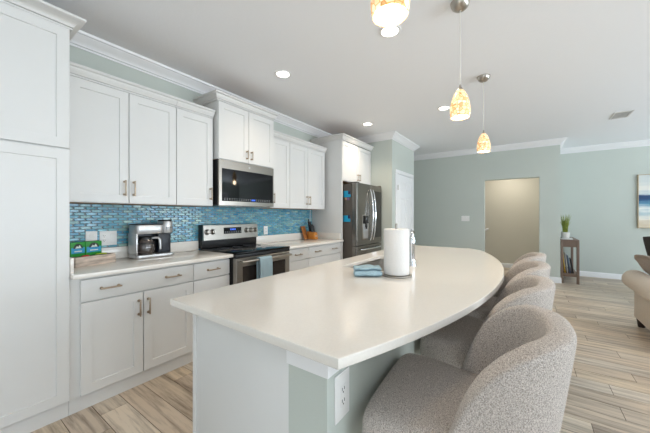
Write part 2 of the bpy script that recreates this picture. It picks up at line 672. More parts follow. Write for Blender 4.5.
# crown mouldings, baseboards
cz = CEIL
CROWN = [(0, cz - 0.105), (0.010, cz - 0.105), (0.012, cz - 0.092), (0.005, cz - 0.089), (0.018, cz - 0.085), (0.022, cz - 0.074), (0.040, cz - 0.058),
         (0.062, cz - 0.040), (0.078, cz - 0.026), (0.074, cz - 0.022), (0.090, cz - 0.018), (0.096, cz), (0, cz)]
struct(MB().sweep([(-2.3, YW), (PX0, YW), (PX0, PY), (PX1, PY), (PX1, YW)], CROWN).build('trim_1', 'trim'))
struct(MB().sweep([(XF, YW), (XF, -0.52), (XL, -0.52), (XL, -6.1)], CROWN).build('trim_2', 'trim'))
BASE = [(0, 0), (0.016, 0), (0.016, 0.085), (0.012, 0.10), (0.006, 0.106), (0, 0.108)]
struct(MB().sweep([(XF, OY0), (XF, -0.52), (XL, -0.52), (XL, -6.1)], BASE).build('baseboard_far', 'trim'))
struct(MB().sweep([(XF, YW), (XF, OY1)], BASE).build('baseboard_passage', 'trim'))
struct(MB().sweep([(8.40, YW), (8.40, -0.40)], BASE).build('baseboard_hall', 'trim'))

# pantry door, six-panel look in a white casing
DX0, DX1, DH = 5.045, 5.865, 2.05
d = MB()
d.box(DX0, DX1, PY - 0.022, PY - 0.0005, 0.012, DH, 0.002)
dr = d.build('door_1', 'trim')
struct(dr)
pn = MB()
for (a0, a1) in ((DX0 + 0.11, (DX0 + DX1) / 2 - 0.05), ((DX0 + DX1) / 2 + 0.05, DX1 - 0.11)):
    for (c0, c1) in ((0.25, 0.85), (1.03, 1.62), (1.74, 1.93)):
        pn.shaker(a0, a1, c0, c1, PY - 0.0215, PY - 0.029, rail=0.03, dep=0.005)
pn.build('door_panel', 'trim', dr)
h = MB()
for z in (0.25, 1.02, 1.80):
    h.cyl((DX0 - 0.004, PY - 0.03, z - 0.045), (DX0 - 0.004, PY - 0.03, z + 0.045), 0.008, seg=10)
h.build('hinge', 'nickel', dr)
k = MB()
k.cyl((DX1 - 0.06, PY - 0.022, 0.95), (DX1 - 0.06, PY - 0.03, 0.95), 0.03)
k.cyl((DX1 - 0.06, PY - 0.03, 0.95), (DX1 - 0.06, PY - 0.07, 0.95), 0.011)
k.cyl((DX1 - 0.06, PY - 0.06, 0.95), (DX1 - 0.06, PY - 0.085, 0.95), 0.026, bev=0.008)
k.build('door_knob', 'nickel', dr)
cs = MB()
for a, b in ((DX0 - 0.078, DX0 - 0.006), (DX1 + 0.006, DX1 + 0.078)):
    cs.box(a, b, PY - 0.022, PY, 0, DH + 0.006, 0.004)
cs.box(DX0 - 0.078, DX1 + 0.078, PY - 0.022, PY, DH + 0.006, DH + 0.078, 0.004)
struct(cs.build('trim_3', 'trim'))

# glass mosaic backsplash: elongated hexagon tiles in grout
bs = MB()
BX0, BX1, BZ0, BZ1 = 0.562, 3.808, 0.90, 1.395
bs.box(BX0, BX1, YW - 0.006, YW, BZ0, BZ1)
nb = len(bs.bm.faces)
L, tip, hh, gap = 0.038, 0.011, 0.0115, 0.0011
yb, yf = YW - 0.006, YW - 0.0115
bm = bs.bm
ri = 0
z = BZ0 + hh
while z < BZ1 + hh:
    cx = BX0 + (L if ri % 2 else 0)
    while cx < BX1 + L:
        pts = [(-L + gap, 0), (-L + tip, hh - gap), (L - tip, hh - gap), (L - gap, 0), (L - tip, -hh + gap), (-L + tip, -hh + gap)]
        P = [(min(max(cx + u, BX0), BX1), min(max(z + v, BZ0), BZ1)) for u, v in pts]
        if max(p[0] for p in P) - min(p[0] for p in P) > 0.004 and max(p[1] for p in P) - min(p[1] for p in P) > 0.004:
            tl = random.uniform(-0.0003, 0.0003)
            tv = random.uniform(-0.0003, 0.0003)
            mx_, mz_ = sum(p[0] for p in P) / 6, sum(p[1] for p in P) / 6
            B = [bm.verts.new((a, yb, b)) for a, b in P]
            T = [bm.verts.new((mx_ + (a - mx_) * 0.95, yf + (tl if a > cx else -tl) + (tv if b > z else -tv), mz_ + (b - mz_) * 0.88)) for a, b in P]
            for i in range(6):
                j = (i + 1) % 6
                bm.faces.new((B[i], B[j], T[j], T[i]))
            bm.faces.new(T)
        cx += 2 * L
    z += 2 * hh
    ri += 1
for i, fc in enumerate(bm.faces):
    fc.material_index = 0 if i < nb else 1
bmesh.ops.recalc_face_normals(bm, faces=list(bm.faces)[nb:])
struct(bs.build('wall_backsplash', ['grout', 'tile'], smooth=False))


# ================================================================ CABINETS
def pull(par, x, y, z, length, vertical, name='handle'):
    m = MB()
    h = length / 2
    if vertical:
        m.cyl((x, y - 0.03, z - h), (x, y - 0.03, z + h), 0.0058, seg=12, bev=0.002)
        for s in (-1, 1):
            zz = z + s * (h - 0.012)
            m.cyl((x, y, zz), (x, y - 0.031, zz), 0.0062, seg=12)
            m.cyl((x, y, zz), (x, y - 0.004, zz), 0.0105, seg=12)
    else:
        m.cyl((x - h, y - 0.03, z), (x + h, y - 0.03, z), 0.0058, seg=12, bev=0.002)
        for s in (-1, 1):
            xx = x + s * (h - 0.012)
            m.cyl((xx, y, z), (xx, y - 0.031, z), 0.0062, seg=12)
            m.cyl((xx, y, z), (xx, y - 0.004, z), 0.0105, seg=12)
    return m.build(name, 'pull', par)


def cab_body(par, x0, x1, y0, y1, z0, z1, ply=False):
    m = MB().box(x0, x1, y0, y1, z0, z1)
    if ply:
        for fc in m.bm.faces:
            if abs(fc.normal.z) > 0.9:
                fc.material_index = 1
    return m.build('body', ['cabinet', 'wood_ply'], par)


DT = 0.021   # door thickness


def door(par, x0, x1, z0, z1, yface, handle=None):
    dm = MB().shaker(x0 + 0.0016, x1 - 0.0016, z0, z1, yface - 0.0005, yface - DT).build('door', 'cabinet', par)
    if handle:
        side, hz, ln = handle
        hx = x0 + 0.032 if side == 'l' else x1 - 0.032
        pull(dm, hx, yface - DT, hz, ln, True)
    return dm


def drawer(par, x0, x1, z0, z1, yface, hxs, hz=None):
    m = MB()
    m.box(x0 + 0.0016, x1 - 0.0016, yface - DT, yface - 0.0005, z0, z1, 0.0025)
    dm = m.build('drawer', 'cabinet', par)
    for hx in hxs:
        pull(dm, hx, yface - DT, (z0 + z1) / 2 if hz is None else hz, 0.125, False)
    return dm


def crown_prof(zb, zt, out=0.062):
    h = zt - zb
    return [(0, zb), (0.014, zb), (0.014, zb + 0.13 * h), (0.007, zb + 0.16 * h), (0.018, zb + 0.20 * h), (0.024, zb + 0.36 * h), (0.036, zb + 0.54 * h),
            (out - 0.012, zb + 0.66 * h), (out - 0.018, zb + 0.70 * h), (out - 0.004, zb + 0.75 * h), (out, zb + 0.80 * h), (out, zb + 0.94 * h), (out - 0.005, zt), (0, zt)]


# tall pantry cabinet at the left
TX0, TX1, TY = -0.20, 0.560, 2.40
t = thing('pantry_cabinet', 'tall white pantry cabinet with long shaker doors at the left edge of the kitchen', 'cabinet', (TX0, TY, 0))
cab_body(t, TX0, TX1, TY, YW - 0.001, 0.10, 2.478)
MB().box(TX0, TX1, TY + 0.012, YW - 0.001, 0.0, 0.10).build('toe_kick', 'cabinet', t)
mid = (TX0 + TX1) / 2
for a, b, s in ((TX0, mid, 'r'), (mid, TX1, 'l')):
    door(t, a, b, 0.108, 1.705, TY, (s, 1.0, 0.14))
    door(t, a, b, 1.715, 2.474, TY, (s, 1.80, 0.14))
MB().sweep([(TX0, YW - 0.001), (TX0, TY), (TX1, TY), (TX1, YW - 0.001)], crown_prof(2.478, 2.557, 0.070)).build('crown_moulding', 'cabinet', t)

# short upper cabinets
UY = 2.652      # body face; doors stand 21 mm proud
UZ0, UZ1, UDT = 1.385, 2.29, 2.278


def upper(name, label, x0, x1, doors, ztop, crown_path, zc, yf=UY, z0=UZ0, body_x=None):
    t = thing(name, label, 'cabinet', (x0, yf, z0), group='white wall cabinets')
    bx = body_x or (x0, x1)
    cab_body(t, bx[0], bx[1], yf, YW - 0.013 if z0 < 1.40 else YW - 0.001, z0, ztop + 0.012, ply=True)
    for a, b, hd in doors:
        door(t, a, b, z0 + 0.004, ztop, yf, hd)
    MB().sweep(crown_path, crown_prof(zc[0], zc[1], 0.05)).build('crown_moulding', 'cabinet', t)
    return t


HL = 0.125
upper('wall_cabinet', 'wide white wall cabinet with two shaker doors above the coffee maker', 0.562, 1.369,
      [(0.612, 0.985, ('r', 1.508, HL)), (0.987, 1.369, ('l', 1.508, HL))], UDT, [(0.562, UY), (1.369, UY)], (2.284, 2.366))
upper('wall_cabinet', 'narrow single-door white wall cabinet just left of the microwave', 1.371, 1.752,
      [(1.371, 1.745, ('r', 1.508, HL))], UDT, [(1.371, UY), (1.752, UY)], (2.284, 2.366), body_x=(1.371, 1.752))
upper('wall_cabinet', 'deeper raised white wall cabinet with two short doors directly above the microwave', 1.768, 2.548,
      [(1.768, 2.157, ('r', 1.965, 0.10)), (2.159, 2.548, ('l', 1.965, 0.10))], 2.462,
      [(1.768, YW - 0.001), (1.768, 2.592), (2.548, 2.592), (2.548, YW - 0.001)], (2.472, 2.557), yf=2.592, z0=1.872)
upper('wall_cabinet', 'narrow single-door white wall cabinet just right of the microwave', 2.562, 2.909,
      [(2.566, 2.909, ('l', 1.508, HL))], UDT, [(2.562, UY), (2.909, UY)], (2.284, 2.366), body_x=(2.562, 2.909))
upper('wall_cabinet', 'two-door white wall cabinet above the knife block, beside the fridge panel', 2.911, 3.806,
      [(2.911, 3.300, ('r', 1.508, HL)), (3.302, 3.725, ('l', 1.508, HL))], UDT, [(2.911, UY), (3.76, UY)], (2.284, 2.366), body_x=(2.911, 3.76))

# refrigerator surround
FY = 2.378
t = thing('fridge_cabinet', 'white cabinet over the fridge with a full-height side panel', 'cabinet', (3.81, FY, 0))
MB().box(3.810, 3.830, FY - DT, YW - 0.013, 0, 2.474, 0.0015).build('side_panel', 'cabinet', t)
cab_body(t, 3.830, 4.826, FY, YW - 0.001, 1.835, 2.474, ply=True)
door(t, 3.833, 4.335, 1.842, 2.464, FY, ('r', 1.93, 0.11))
door(t, 4.337, 4.822, 1.842, 2.464, FY, ('l', 1.93, 0.11))
MB().sweep([(3.810, YW - 0.013), (3.810, FY - DT), (4.828, FY - DT)], crown_prof(2.474, 2.557, 0.055)).build('crown_moulding', 'cabinet', t)

# base cabinets
BY = 2.40


def base(label, x0, x1, fx0):
    t = thing('base_cabinet', label, 'cabinet', (x0, BY, 0), group='white base cabinets')
    cab_body(t, x0, x1, BY, YW - 0.001, 0.10, 0.8835)
    MB().box(x0, x1, BY + 0.012, YW - 0.001, 0, 0.10).build('toe_kick', 'cabinet', t)
    return t


t = base('white base cabinet under the coffee maker with two doors and one wide drawer', 0.562, 1.388, 0.612)
drawer(t, 0.612, 1.388, 0.722, 0.864, BY, (0.775, 1.205))
door(t, 0.612, 0.988, 0.107, 0.712, BY, ('r', 0.60, 0.125))
door(t, 0.990, 1.388, 0.107, 0.712, BY, ('l', 0.60, 0.125))
t = base('narrow white base cabinet between the wide drawer cabinet and the range', 1.390, 1.762, 1.39)
drawer(t, 1.390, 1.760, 0.722, 0.864, BY, (1.575,))
drawer(t, 1.390, 1.760, 0.420, 0.712, BY, (1.575,))
drawer(t, 1.390, 1.760, 0.107, 0.410, BY, (1.575,))
t = base('narrow white drawer base cabinet just right of the range', 2.536, 3.009, 2.557)
drawer(t, 2.536, 3.009, 0.722, 0.864, BY, (2.783,))
drawer(t, 2.536, 3.009, 0.420, 0.712, BY, (2.783,))
drawer(t, 2.536, 3.009, 0.107, 0.410, BY, (2.783,))
t = base('wide white drawer base cabinet below the knife block beside the fridge panel', 3.011, 3.808, 3.011)
for a, b in ((0.722, 0.864), (0.420, 0.712), (0.107, 0.410)):
    drawer(t, 3.011, 3.806, a, b, BY, (3.20, 3.62))

# countertops along the wall
CT0, CT1 = 0.884, 0.914


def counter(label, x0, x1, side):
    t = thing('countertop', label, 'countertop', (x0, 2.325, CT0))
    MB().box(x0, x1, 2.325, YW - 0.0125, CT0, CT1, 0.004).build('slab', 'quartz', t)
    MB().box(x0, x1, YW - 0.033, YW - 0.0125, CT1, CT1 + 0.10, 0.002).build('upstand', 'quartz', t)
    a = (x0, x0 + 0.019) if side == 'l' else (x1 - 0.019, x1)
    MB().box(a[0], a[1], 2.385, YW - 0.033, CT1, CT1 + 0.10, 0.002).build('side_upstand', 'quartz', t)
    return t


counter('white quartz wall countertop under the coffee maker, left of the range', 0.562, 1.764, 'l')
counter('white quartz wall countertop under the knife block, right of the range', 2.534, 3.8085, 'r')

# ================================================================ RANGE
t = thing('range', 'stainless steel freestanding electric range with black glass cooktop', 'range', (2.149, 2.6, 0))
RX0, RX1 = 1.769, 2.529
MB().box(RX0, RX1, 2.345, 2.94, 0.06, 0.905).build('body', 'black', t)
g = MB()
g.box(RX0 + 0.03, RX1 - 0.03, 2.40, 2.92, 0, 0.06)
g.build('base', 'black', t)
ck = MB()
ck.box(RX0 - 0.001, RX1 + 0.001, 2.285, 2.90, 0.905, 0.928, 0.006)
ct = ck.build('cooktop', 'black_glass', t)
rg = MB()
for bx, by, br in ((1.96, 2.45, 0.115), (2.34, 2.45, 0.09), (1.96, 2.73, 0.08), (2.34, 2.73, 0.105), (2.15, 2.76, 0.055)):
    rg.lathe([(br, 0.9281), (br, 0.9287), (br - 0.003, 0.9287), (br - 0.003, 0.9281)], (bx, by, 0), close=True)
rg.build('burner_ring', mat('grey_burner_mark', (70, 70, 74), 0.3), ct)
fr = MB()
fr.box(RX0, RX1, 2.29, 2.345, 0.872, 0.905, 0.003)
fr.build('front_rail', 'black', t)
bg_ = MB()
bg_.box(RX0, RX1, 2.865, 2.94, 0.928, 1.186, 0.004)
bgo = bg_.build('backguard', 'black', t)
cp = MB()
cp.poly([(2.866, 1.010), (2.836, 1.018), (2.846, 1.180), (2.866, 1.184)], 'x', RX0 + 0.002, RX1 - 0.002)
cpo = cp.build('control_panel', 'steel', bgo)
ds = MB()
ds.poly([(2.842, 1.078), (2.838, 1.078), (2.842, 1.150), (2.846, 1.150)], 'x', 2.022, 2.268)
ds.build('display_glass', 'black_glass', bgo)
dg = MB()
for i in range(4):
    dg.box(2.110 + i * 0.020, 2.122 + i * 0.020, 2.8385, 2.8415, 1.118, 1.136)
dg.build('clock_digits', 'display', bgo)
bt = MB()
for i in range(9):
    for zz in (1.088, 1.100):
        bt.box(2.035 + i * 0.026, 2.047 + i * 0.026, 2.837, 2.841, zz, zz + 0.004)
bt.build('touch_keys', 'mark', bgo)
for kx in (1.812, 1.880, 2.345, 2.418, 2.484):
    kb = MB()
    ax = Matrix.Rotation(R(90 - 3.5), 4, 'X')
    kb.lathe([(0, 0), (0.027, 0), (0.027, 0.006), (0.022, 0.010), (0.020, 0.030), (0.017, 0.034), (0, 0.034)], (kx, 2.841, 1.108), 24, ax)
    kb.box(kx - 0.0045, kx + 0.0045, 2.800, 2.812, 1.094, 1.124, 0.002)
    kb.build('knob', 'nickel', bgo)
    kc = MB()
    kc.lathe([(0.028, 0), (0.031, 0), (0.031, 0.004), (0.028, 0.004)], (kx, 2.841, 1.108), 24, ax, close=True)
    kc.build('knob_ring', 'black', bgo)
od = MB()
od._frame
tt = bmesh.new()
od._frame(tt, RX0 + 0.004, RX1 - 0.004, 0.275, 0.868, RX0 + 0.075, RX1 - 0.075, 0.36, 0.785, 2.344, 2.288, 0.006)
od._merge(tt)
odo = od.build('oven_door', 'steel', t)
ow = MB()
ow.box(RX0 + 0.077, RX1 - 0.077, 2.2925, 2.2945, 0.362, 0.783)
ow.build('oven_window', 'oven_glass', odo)
hd = MB()
hd.cyl((RX0 + 0.03, 2.235, 0.838), (RX1 - 0.03, 2.235, 0.838), 0.0125, seg=16, bev=0.004)
for xx in (RX0 + 0.055, RX1 - 0.055):
    hd.box(xx - 0.014, xx + 0.014, 2.237, 2.289, 0.828, 0.848, 0.004)
hd.build('oven_handle', 'nickel', odo)
dw = MB()
dw.box(RX0 + 0.004, RX1 - 0.004, 2.292, 2.344, 0.075, 0.265, 0.004)
dw.build('storage_drawer', 'steel', t)

# towel over the oven handle
tw = MB()
tx0, tx1 = 2.0, 2.165


def sheet(mb, prof, xs, th, wob):
    """prof: (y,z) centreline; closed thin sheet across xs with ripple"""
    t = bmesh.new()
    nP = len(prof)
    front, back = [], []
    for i, (y, z) in enumerate(prof):
        a = Vector(prof[max(i - 1, 0)])
        b = Vector(prof[min(i + 1, nP - 1)])
        d = (b - a).normalized()
        nrm = Vector((d.y, -d.x))
        F, B = [], []
        for x in xs:
            o = wob(x, i)
            F.append(t.verts.new((x, y + nrm.x * th / 2 + o, z + nrm.y * th / 2)))
            B.append(t.verts.new((x, y - nrm.x * th / 2 + o, z - nrm.y * th / 2)))
        front.append(F)
        back.append(B)
    m = len(xs)
    for i in range(nP - 1):
        for k in range(m - 1):
            t.faces.new((front[i][k], front[i][k + 1], front[i + 1][k + 1], front[i + 1][k]))
            t.faces.new((back[i][k], back[i + 1][k], back[i + 1][k + 1], back[i][k + 1]))
        t.faces.new((front[i][0], front[i + 1][0], back[i + 1][0], back[i][0]))
        t.faces.new((front[i][-1], back[i][-1], back[i + 1][-1], front[i + 1][-1]))
    for k in range(m - 1):
        t.faces.new((front[0][k], back[0][k], back[0][k + 1], front[0][k + 1]))
        t.faces.new((front[-1][k], front[-1][k + 1], back[-1][k + 1], back[-1][k]))
    mb._merge(t)


prof = [(2.2085, 0.47), (2.2085, 0.56), (2.2085, 0.65), (2.209, 0.74), (2.211, 0.80), (2.213, 0.838)]
prof += [(2.235 - 0.022 * math.cos(a), 0.838 + 0.022 * math.sin(a)) for a in (R(35), R(70), R(110), R(145))]
prof += [(2.257, 0.838), (2.258, 0.80), (2.258, 0.72), (2.258, 0.62)]
sheet(tw, prof, [tx0 + (tx1 - tx0) * k / 14 for k in range(15)], 0.012,
      lambda x, i: (-0.004 * abs(math.sin((x - tx0) * 42)) if i < 5 else 0))
tag(tw.build('dish_towel', 'towel'), 'blue-grey dish towel folded over the oven door handle', 'towel')

# ================================================================ MICROWAVE
t = thing('microwave', 'stainless over-the-range microwave with black glass door under the raised cabinet', 'microwave', (2.148, 2.75, 1.395))
MX0, MX1, MZ0, MZ1 = 1.770, 2.538, 1.397, 1.868
MB().box(MX0, MX1, 2.585, YW - 0.0125, MZ0 + 0.004, MZ1).build('case', 'black', t)
# bowed stainless door frame
fr = MB()
tt = bmesh.new()
N = 20


def bow(x):
    u = (x - (MX0 + MX1) / 2) / ((MX1 - MX0) / 2)
    return 2.552 + 0.012 * u * u


gx0, gx1, gz0, gz1 = MX0 + 0.030, MX1 - 0.012, 1.440, 1.778


def strip(mb, x0, x1, z0, z1, dy0, dy1, n=16):
    t = bmesh.new()
    A, B, C, D = [], [], [], []
    for i in range(n + 1):
        x = x0 + (x1 - x0) * i / n
        y = bow(x)
        A.append(t.verts.new((x, y + dy0, z0)))
        B.append(t.verts.new((x, y + dy0, z1)))
        C.append(t.verts.new((x, y + dy1, z1)))
        D.append(t.verts.new((x, y + dy1, z0)))
    for i in range(n):
        for P, Q in ((A, B), (B, C), (C, D), (D, A)):
            t.faces.new((P[i], P[i + 1], Q[i + 1], Q[i]))
    t.faces.new((A[0], B[0], C[0], D[0]))
    t.faces.new((A[-1], D[-1], C[-1], B[-1]))
    mb._merge(t)


strip(fr, MX0, MX1, gz1, MZ1 - 0.004, 0, 0.033)
strip(fr, MX0, MX1, MZ0, gz0, 0, 0.033)
strip(fr, MX0, gx0, gz0, gz1, 0, 0.033, 2)
strip(fr, gx1, MX1, gz0, gz1, 0, 0.033, 2)
dro = fr.build('door', 'steel', t)
gl = MB()
strip(gl, gx0, gx1, gz0, gz1, 0.004, 0.030)
gl.build('door_glass', 'black_glass', dro)
for rng in (range(0, 12), range(14, 22)):
    cs_ = MB()
    for i in rng:
        xx = gx0 + 0.03 + i * 0.030
        for zz in (1.452, 1.466):
            cs_.box(xx, xx + 0.013, bow(xx) + 0.0025, bow(xx) + 0.006, zz, zz + 0.005)
    cs_.build('touch_keys', 'mark', dro)
dd = MB()
for i in range(4):
    xx = gx0 + 0.385 + i * 0.014
    dd.box(xx, xx + 0.009, bow(xx) + 0.002, bow(xx) + 0.006, 1.452, 1.470)
dd.build('clock_digits', 'display', dro)
em = MB()
em.cyl((2.15, 2.553, 1.823), (2.15, 2.5505, 1.823), 0.012, seg=20)
em.build('round_emblem', 'silver', dro)
vb = MB()
vb.box(MX0 + 0.02, MX1 - 0.03, 2.60, 2.93, MZ0 - 0.010, MZ0 + 0.004)
vb.build('vent_plate', 'steel_dark', t)

# ================================================================ REFRIGERATOR
t = thing('refrigerator', 'dark stainless French-door refrigerator with water dispenser beside the pantry wall', 'refrigerator', (4.33, 2.5, 0))
GX0, GX1 = 3.874, 4.794
MB().box(GX0, GX1, 2.215, YW - 0.03, 0.03, 1.785, 0.004).build('case', 'case_grey', t)
MB().box(GX0 + 0.03, GX1 - 0.03, 2.26, YW - 0.06, 0, 0.03).build('base_grille', 'black', t)


def bowed(mb, x0, x1, z0, z1, yb, yf, bowd, cx, hw, n=10):
    t = bmesh.new()
    rows = []
    e = 0.008
    xs = [x0, x0 + e * 0.3, x0 + e] + [x0 + e + (x1 - x0 - 2 * e) * i / n for i in range(1, n)] + [x1 - e, x1 - e * 0.3, x1]
    for x in xs:
        u = (x - cx) / hw
        y = yf + bowd * u * u
        ed = min(x - x0, x1 - x)
        y += e - math.sqrt(max(0, e * e - max(0, e - ed) ** 2)) if ed < e else 0
        rows.append([t.verts.new((x, yb, z0)), t.verts.new((x, yb, z1)), t.verts.new((x, y, z1)), t.verts.new((x, y, z0))])
    for a, b in zip(rows, rows[1:]):
        for k in range(4):
            j = (k + 1) % 4
            t.faces.new((a[k], b[k], b[j], a[j]))
    t.faces.new(rows[0])
    t.faces.new(rows[-1][::-1])
    mb._merge(t)


GC, GH = (GX0 + GX1) / 2, (GX1 - GX0) / 2
FZ = 0.815
b1 = MB()
bowed(b1, GX0, GC - 0.002, FZ + 0.006, 1.795, 2.210, 2.118, 0.014, GC, GH)
d1 = b1.build('door', 'steel_dark', t)
b2 = MB()
bowed(b2, GC + 0.002, GX1, FZ + 0.006, 1.795, 2.210, 2.118, 0.014, GC, GH)
d2 = b2.build('door', 'steel_dark', t)
gp = MB()
bowed(gp, GC + 0.075, GX1 - 0.012, FZ + 0.10, 1.70, 2.135, 2.1155, 0.014, GC, GH)
gp.build('door_glass', mat('dark_mirror_glass', (34, 33, 33), 0.08), d2)
b3 = MB()
bowed(b3, GX0, GX1, 0.44, FZ - 0.006, 2.210, 2.118, 0.014, GC, GH, 16)
d3 = b3.build('freezer_drawer', 'steel_dark', t)
b4 = MB()
bowed(b4, GX0, GX1, 0.07, 0.43, 2.210, 2.118, 0.014, GC, GH, 16)
d4 = b4.build('freezer_drawer', 'steel_dark', t)
for s, dd_ in ((-1, d1), (1, d2)):
    hm = MB()
    pts = []
    for i in range(17):
        q = i / 16
        zz = 0.885 + q * 0.83
        pts.append((GC + s * 0.045, 2.118 - 0.012 - 0.052 * math.sin(PI * min(1, max(0, q))) ** 0.6, zz))
    hm.tube(pts, [0.010 + 0.003 * math.sin(PI * i / 16) for i in range(17)], 12)
    hm.build('door_handle', 'chrome', dd_)
for zz, dd_ in ((0.755, d3), (0.375, d4)):
    hm = MB()
    hm.tube([(GX0 + 0.09 + (GX1 - GX0 - 0.18) * i / 16, 2.12 - 0.010 - 0.04 * math.sin(PI * i / 16) ** 0.4, zz) for i in range(17)], 0.011, 12)
    hm.build('drawer_handle', 'chrome', dd_)
dp = MB()
dp.box(4.035, 4.245, 2.114, 2.126, 0.90, 1.295, 0.004)
dpo = dp.build('dispenser_frame', 'steel', d1)
dq = MB()
dq.box(4.045, 4.235, 2.1105, 2.116, 1.16, 1.285, 0.002)
dq.build('dispenser_panel', 'black_glass', dpo)
dq = MB()
dq.box(4.055, 4.225, 2.1125, 2.1175, 0.925, 1.155, 0.002)
dq.build('dispenser_recess', 'silver', dpo)
dq = MB()
dq.box(4.115, 4.165, 2.090, 2.113, 1.10, 1.165, 0.006)
dq.cyl((4.14, 2.10, 1.10), (4.14, 2.10, 1.075), 0.012)
dq.build('dispenser_spout', 'black', dpo)
for xx in (GX0 + 0.05, GX1 - 0.05):
    hg = MB()
    hg.box(xx - 0.035, xx + 0.035, 2.13, 2.30, 1.7955, 1.812, 0.004)
    hg.build('hinge_cover', 'case_grey', t)


def magnet(label, name, z0, y0, bits):
    t = thing(name, label, 'magnet', (GX0 - 0.002, y0, z0), group='fridge magnets')
    for nm, m_, u0, u1, v0, v1 in bits:
        MB().box(GX0 - 0.0045, GX0 - 0.0003, y0 + u0, y0 + u1, z0 + v0, z0 + v1, 0.001).build(nm, m_, t)
    return t


magnet('bright blue magnet with navy and mauve corners, higher of the two on the fridge side', 'fridge_magnet', 1.53, 2.235,
       [('plate', 'magnet_blue', 0.05, 0.13, 0.045, 0.145), ('plate_wing', 'magnet_blue', 0.005, 0.055, 0.045, 0.09), ('navy_patch', 'magnet_navy', 0.01, 0.048, 0.095, 0.135),
        ('mauve_patch', 'magnet_violet', 0.03, 0.065, 0.0, 0.038), ('tan_patch', 'magnet_tan', 0.07, 0.11, 0.002, 0.04)])
magnet('bright blue magnet with a navy patch, lower of the two on the fridge side', 'fridge_magnet', 1.19, 2.245,
       [('plate', 'magnet_blue', 0.045, 0.125, 0.0, 0.10), ('plate_wing', 'magnet_blue', 0.0, 0.048, 0.0, 0.05), ('navy_patch', 'magnet_navy', 0.005, 0.042, 0.053, 0.105)])

# ================================================================ ISLAND
# top outline
A0 = (0.655, 1.312)
A1 = (3.62, 1.283)
B1 = (3.62, 0.46)
B0 = (0.633, 0.403)


def arc_pts(p, q, sag, n):
    p, q = Vector(p), Vector(q)
    ch = (q - p).length
    rad = (ch * ch / 4 + sag * sag) / (2 * sag)
    mid = (p + q) / 2
    d = (q - p).normalized()
    nrm = Vector((d.y, -d.x))       # to the right of travel
    cen = mid - nrm * (rad - sag)
    a0 = math.atan2(p.y - cen.y, p.x - cen.x)
    a1 = math.atan2(q.y - cen.y, q.x - cen.x)
    if a1 < a0:
        a1 += 2 * PI
    return [(cen.x + rad * math.cos(a0 + (a1 - a0) * i / n), cen.y + rad * math.sin(a0 + (a1 - a0) * i / n)) for i in range(n + 1)]


arc = arc_pts(B0, B1, 0.312, 64)
outer = []
# small radius where curve meets the far end
outer += arc[:-3]
outer += [(3.595, 0.50), (3.616, 0.56)]
outer += [A1, A0]
SX0, SX1, SY0, SY1 = 1.80, 2.50, 0.79, 1.125


def rrect(x0, x1, y0, y1, r, n=5):
    out = []
    for cx, cy, a in ((x1 - r, y1 - r, 0), (x0 + r, y1 - r, 90), (x0 + r, y0 + r, 180), (x1 - r, y0 + r, 270)):
        for i in range(n + 1):
            t = R(a + 90 * i / n)
            out.append((cx + r * math.cos(t), cy + r * math.sin(t)))
    return out


def flat_curve(name, loops, z0, z1, bev, m, parent=None):
    cu = bpy.data.curves.new(name, 'CURVE')
    cu.dimensions = '2D'
    cu.fill_mode = 'BOTH'
    for lp in loops:
        s = cu.splines.new('POLY')
        s.points.add(len(lp) - 1)
        for p, (x, y) in zip(s.points, lp):
            p.co = (x, y, 0, 1)
        s.use_cyclic_u = True
    cu.extrude = (z1 - z0) / 2 - bev
    cu.bevel_depth = bev
    cu.bevel_resolution = 2
    cu.offset = -bev
    tmp = bpy.data.objects.new('tmp', cu)
    COL.objects.link(tmp)
    dg = bpy.context.evaluated_depsgraph_get()
    me = bpy.data.meshes.new_from_object(tmp.evaluated_get(dg))
    bpy.data.objects.remove(tmp)
    me.transform(Matrix.Translation((0, 0, (z0 + z1) / 2)))
    me.materials.clear()
    me.materials.append(M[m])
    o = bpy.data.objects.new(name, me)
    COL.objects.link(o)
    o.parent = parent
    for p in me.polygons:
        p.use_smooth = True
    me.set_sharp_from_angle(angle=R(30))
    return o


top = flat_curve('island_countertop', [outer, rrect(SX0, SX1, SY0, SY1, 0.03)], CT0, CT1, 0.0035, 'quartz')
tag(top, 'white quartz island countertop with one long curved side and a sink cut-out', 'countertop')

IX0, IX1, IY0, IYK, IY1 = 0.715, 3.53, 0.496, 0.652, 1.222
t = thing('kitchen_island', 'white kitchen island base with a pale blue-green knee wall under the curved top', 'island', (2.1, 0.86, 0))
ib = MB()
ib.box(IX0 + 0.018, SX0 - 0.03, IYK, IY1, 0.10, CT0 - 0.0005)
ib.box(SX1 + 0.03, IX1, IYK, IY1, 0.10, CT0 - 0.0005)
ib.box(SX0 - 0.03, SX1 + 0.03, IYK, IY1, 0.10, 0.62)
ib.box(SX0 - 0.03, SX1 + 0.03, IYK, IYK + 0.02, 0.62, CT0 - 0.0005)
ib.box(SX0 - 0.03, SX1 + 0.03, IY1 - 0.02, IY1, 0.62, CT0 - 0.0005)
ib.build('body', 'cabinet', t)
MB().box(IX0, IX0 + 0.018, IYK, IY1 - 0.022, 0.0, CT0 - 0.0005, 0.001).build('end_panel', 'cabinet', t)
MB().box(IX0 - 0.003, IX0 + 0.018, IY1 - 0.021, IY1 + 0.006, 0.0, CT0 - 0.0005, 0.001).build('corner_stile', 'cabinet', t)
MB().box(IX0 + 0.018, IX1, IYK, IY1 - 0.06, 0.0, 0.10).build('toe_kick', 'cabinet', t)
MB().box(IX0, IX1, IY0, IYK, 0.0, CT0 - 0.0005).build('knee_wall', 'wall', t)
MB().sweep([(IX0, IYK), (IX0, IY0), (IX1, IY0)], [(0, 0.795), (0.010, 0.80), (0.012, CT0 - 0.0005), (0, CT0 - 0.0005)]).build('top_trim', 'trim', t)
bsd = MB()
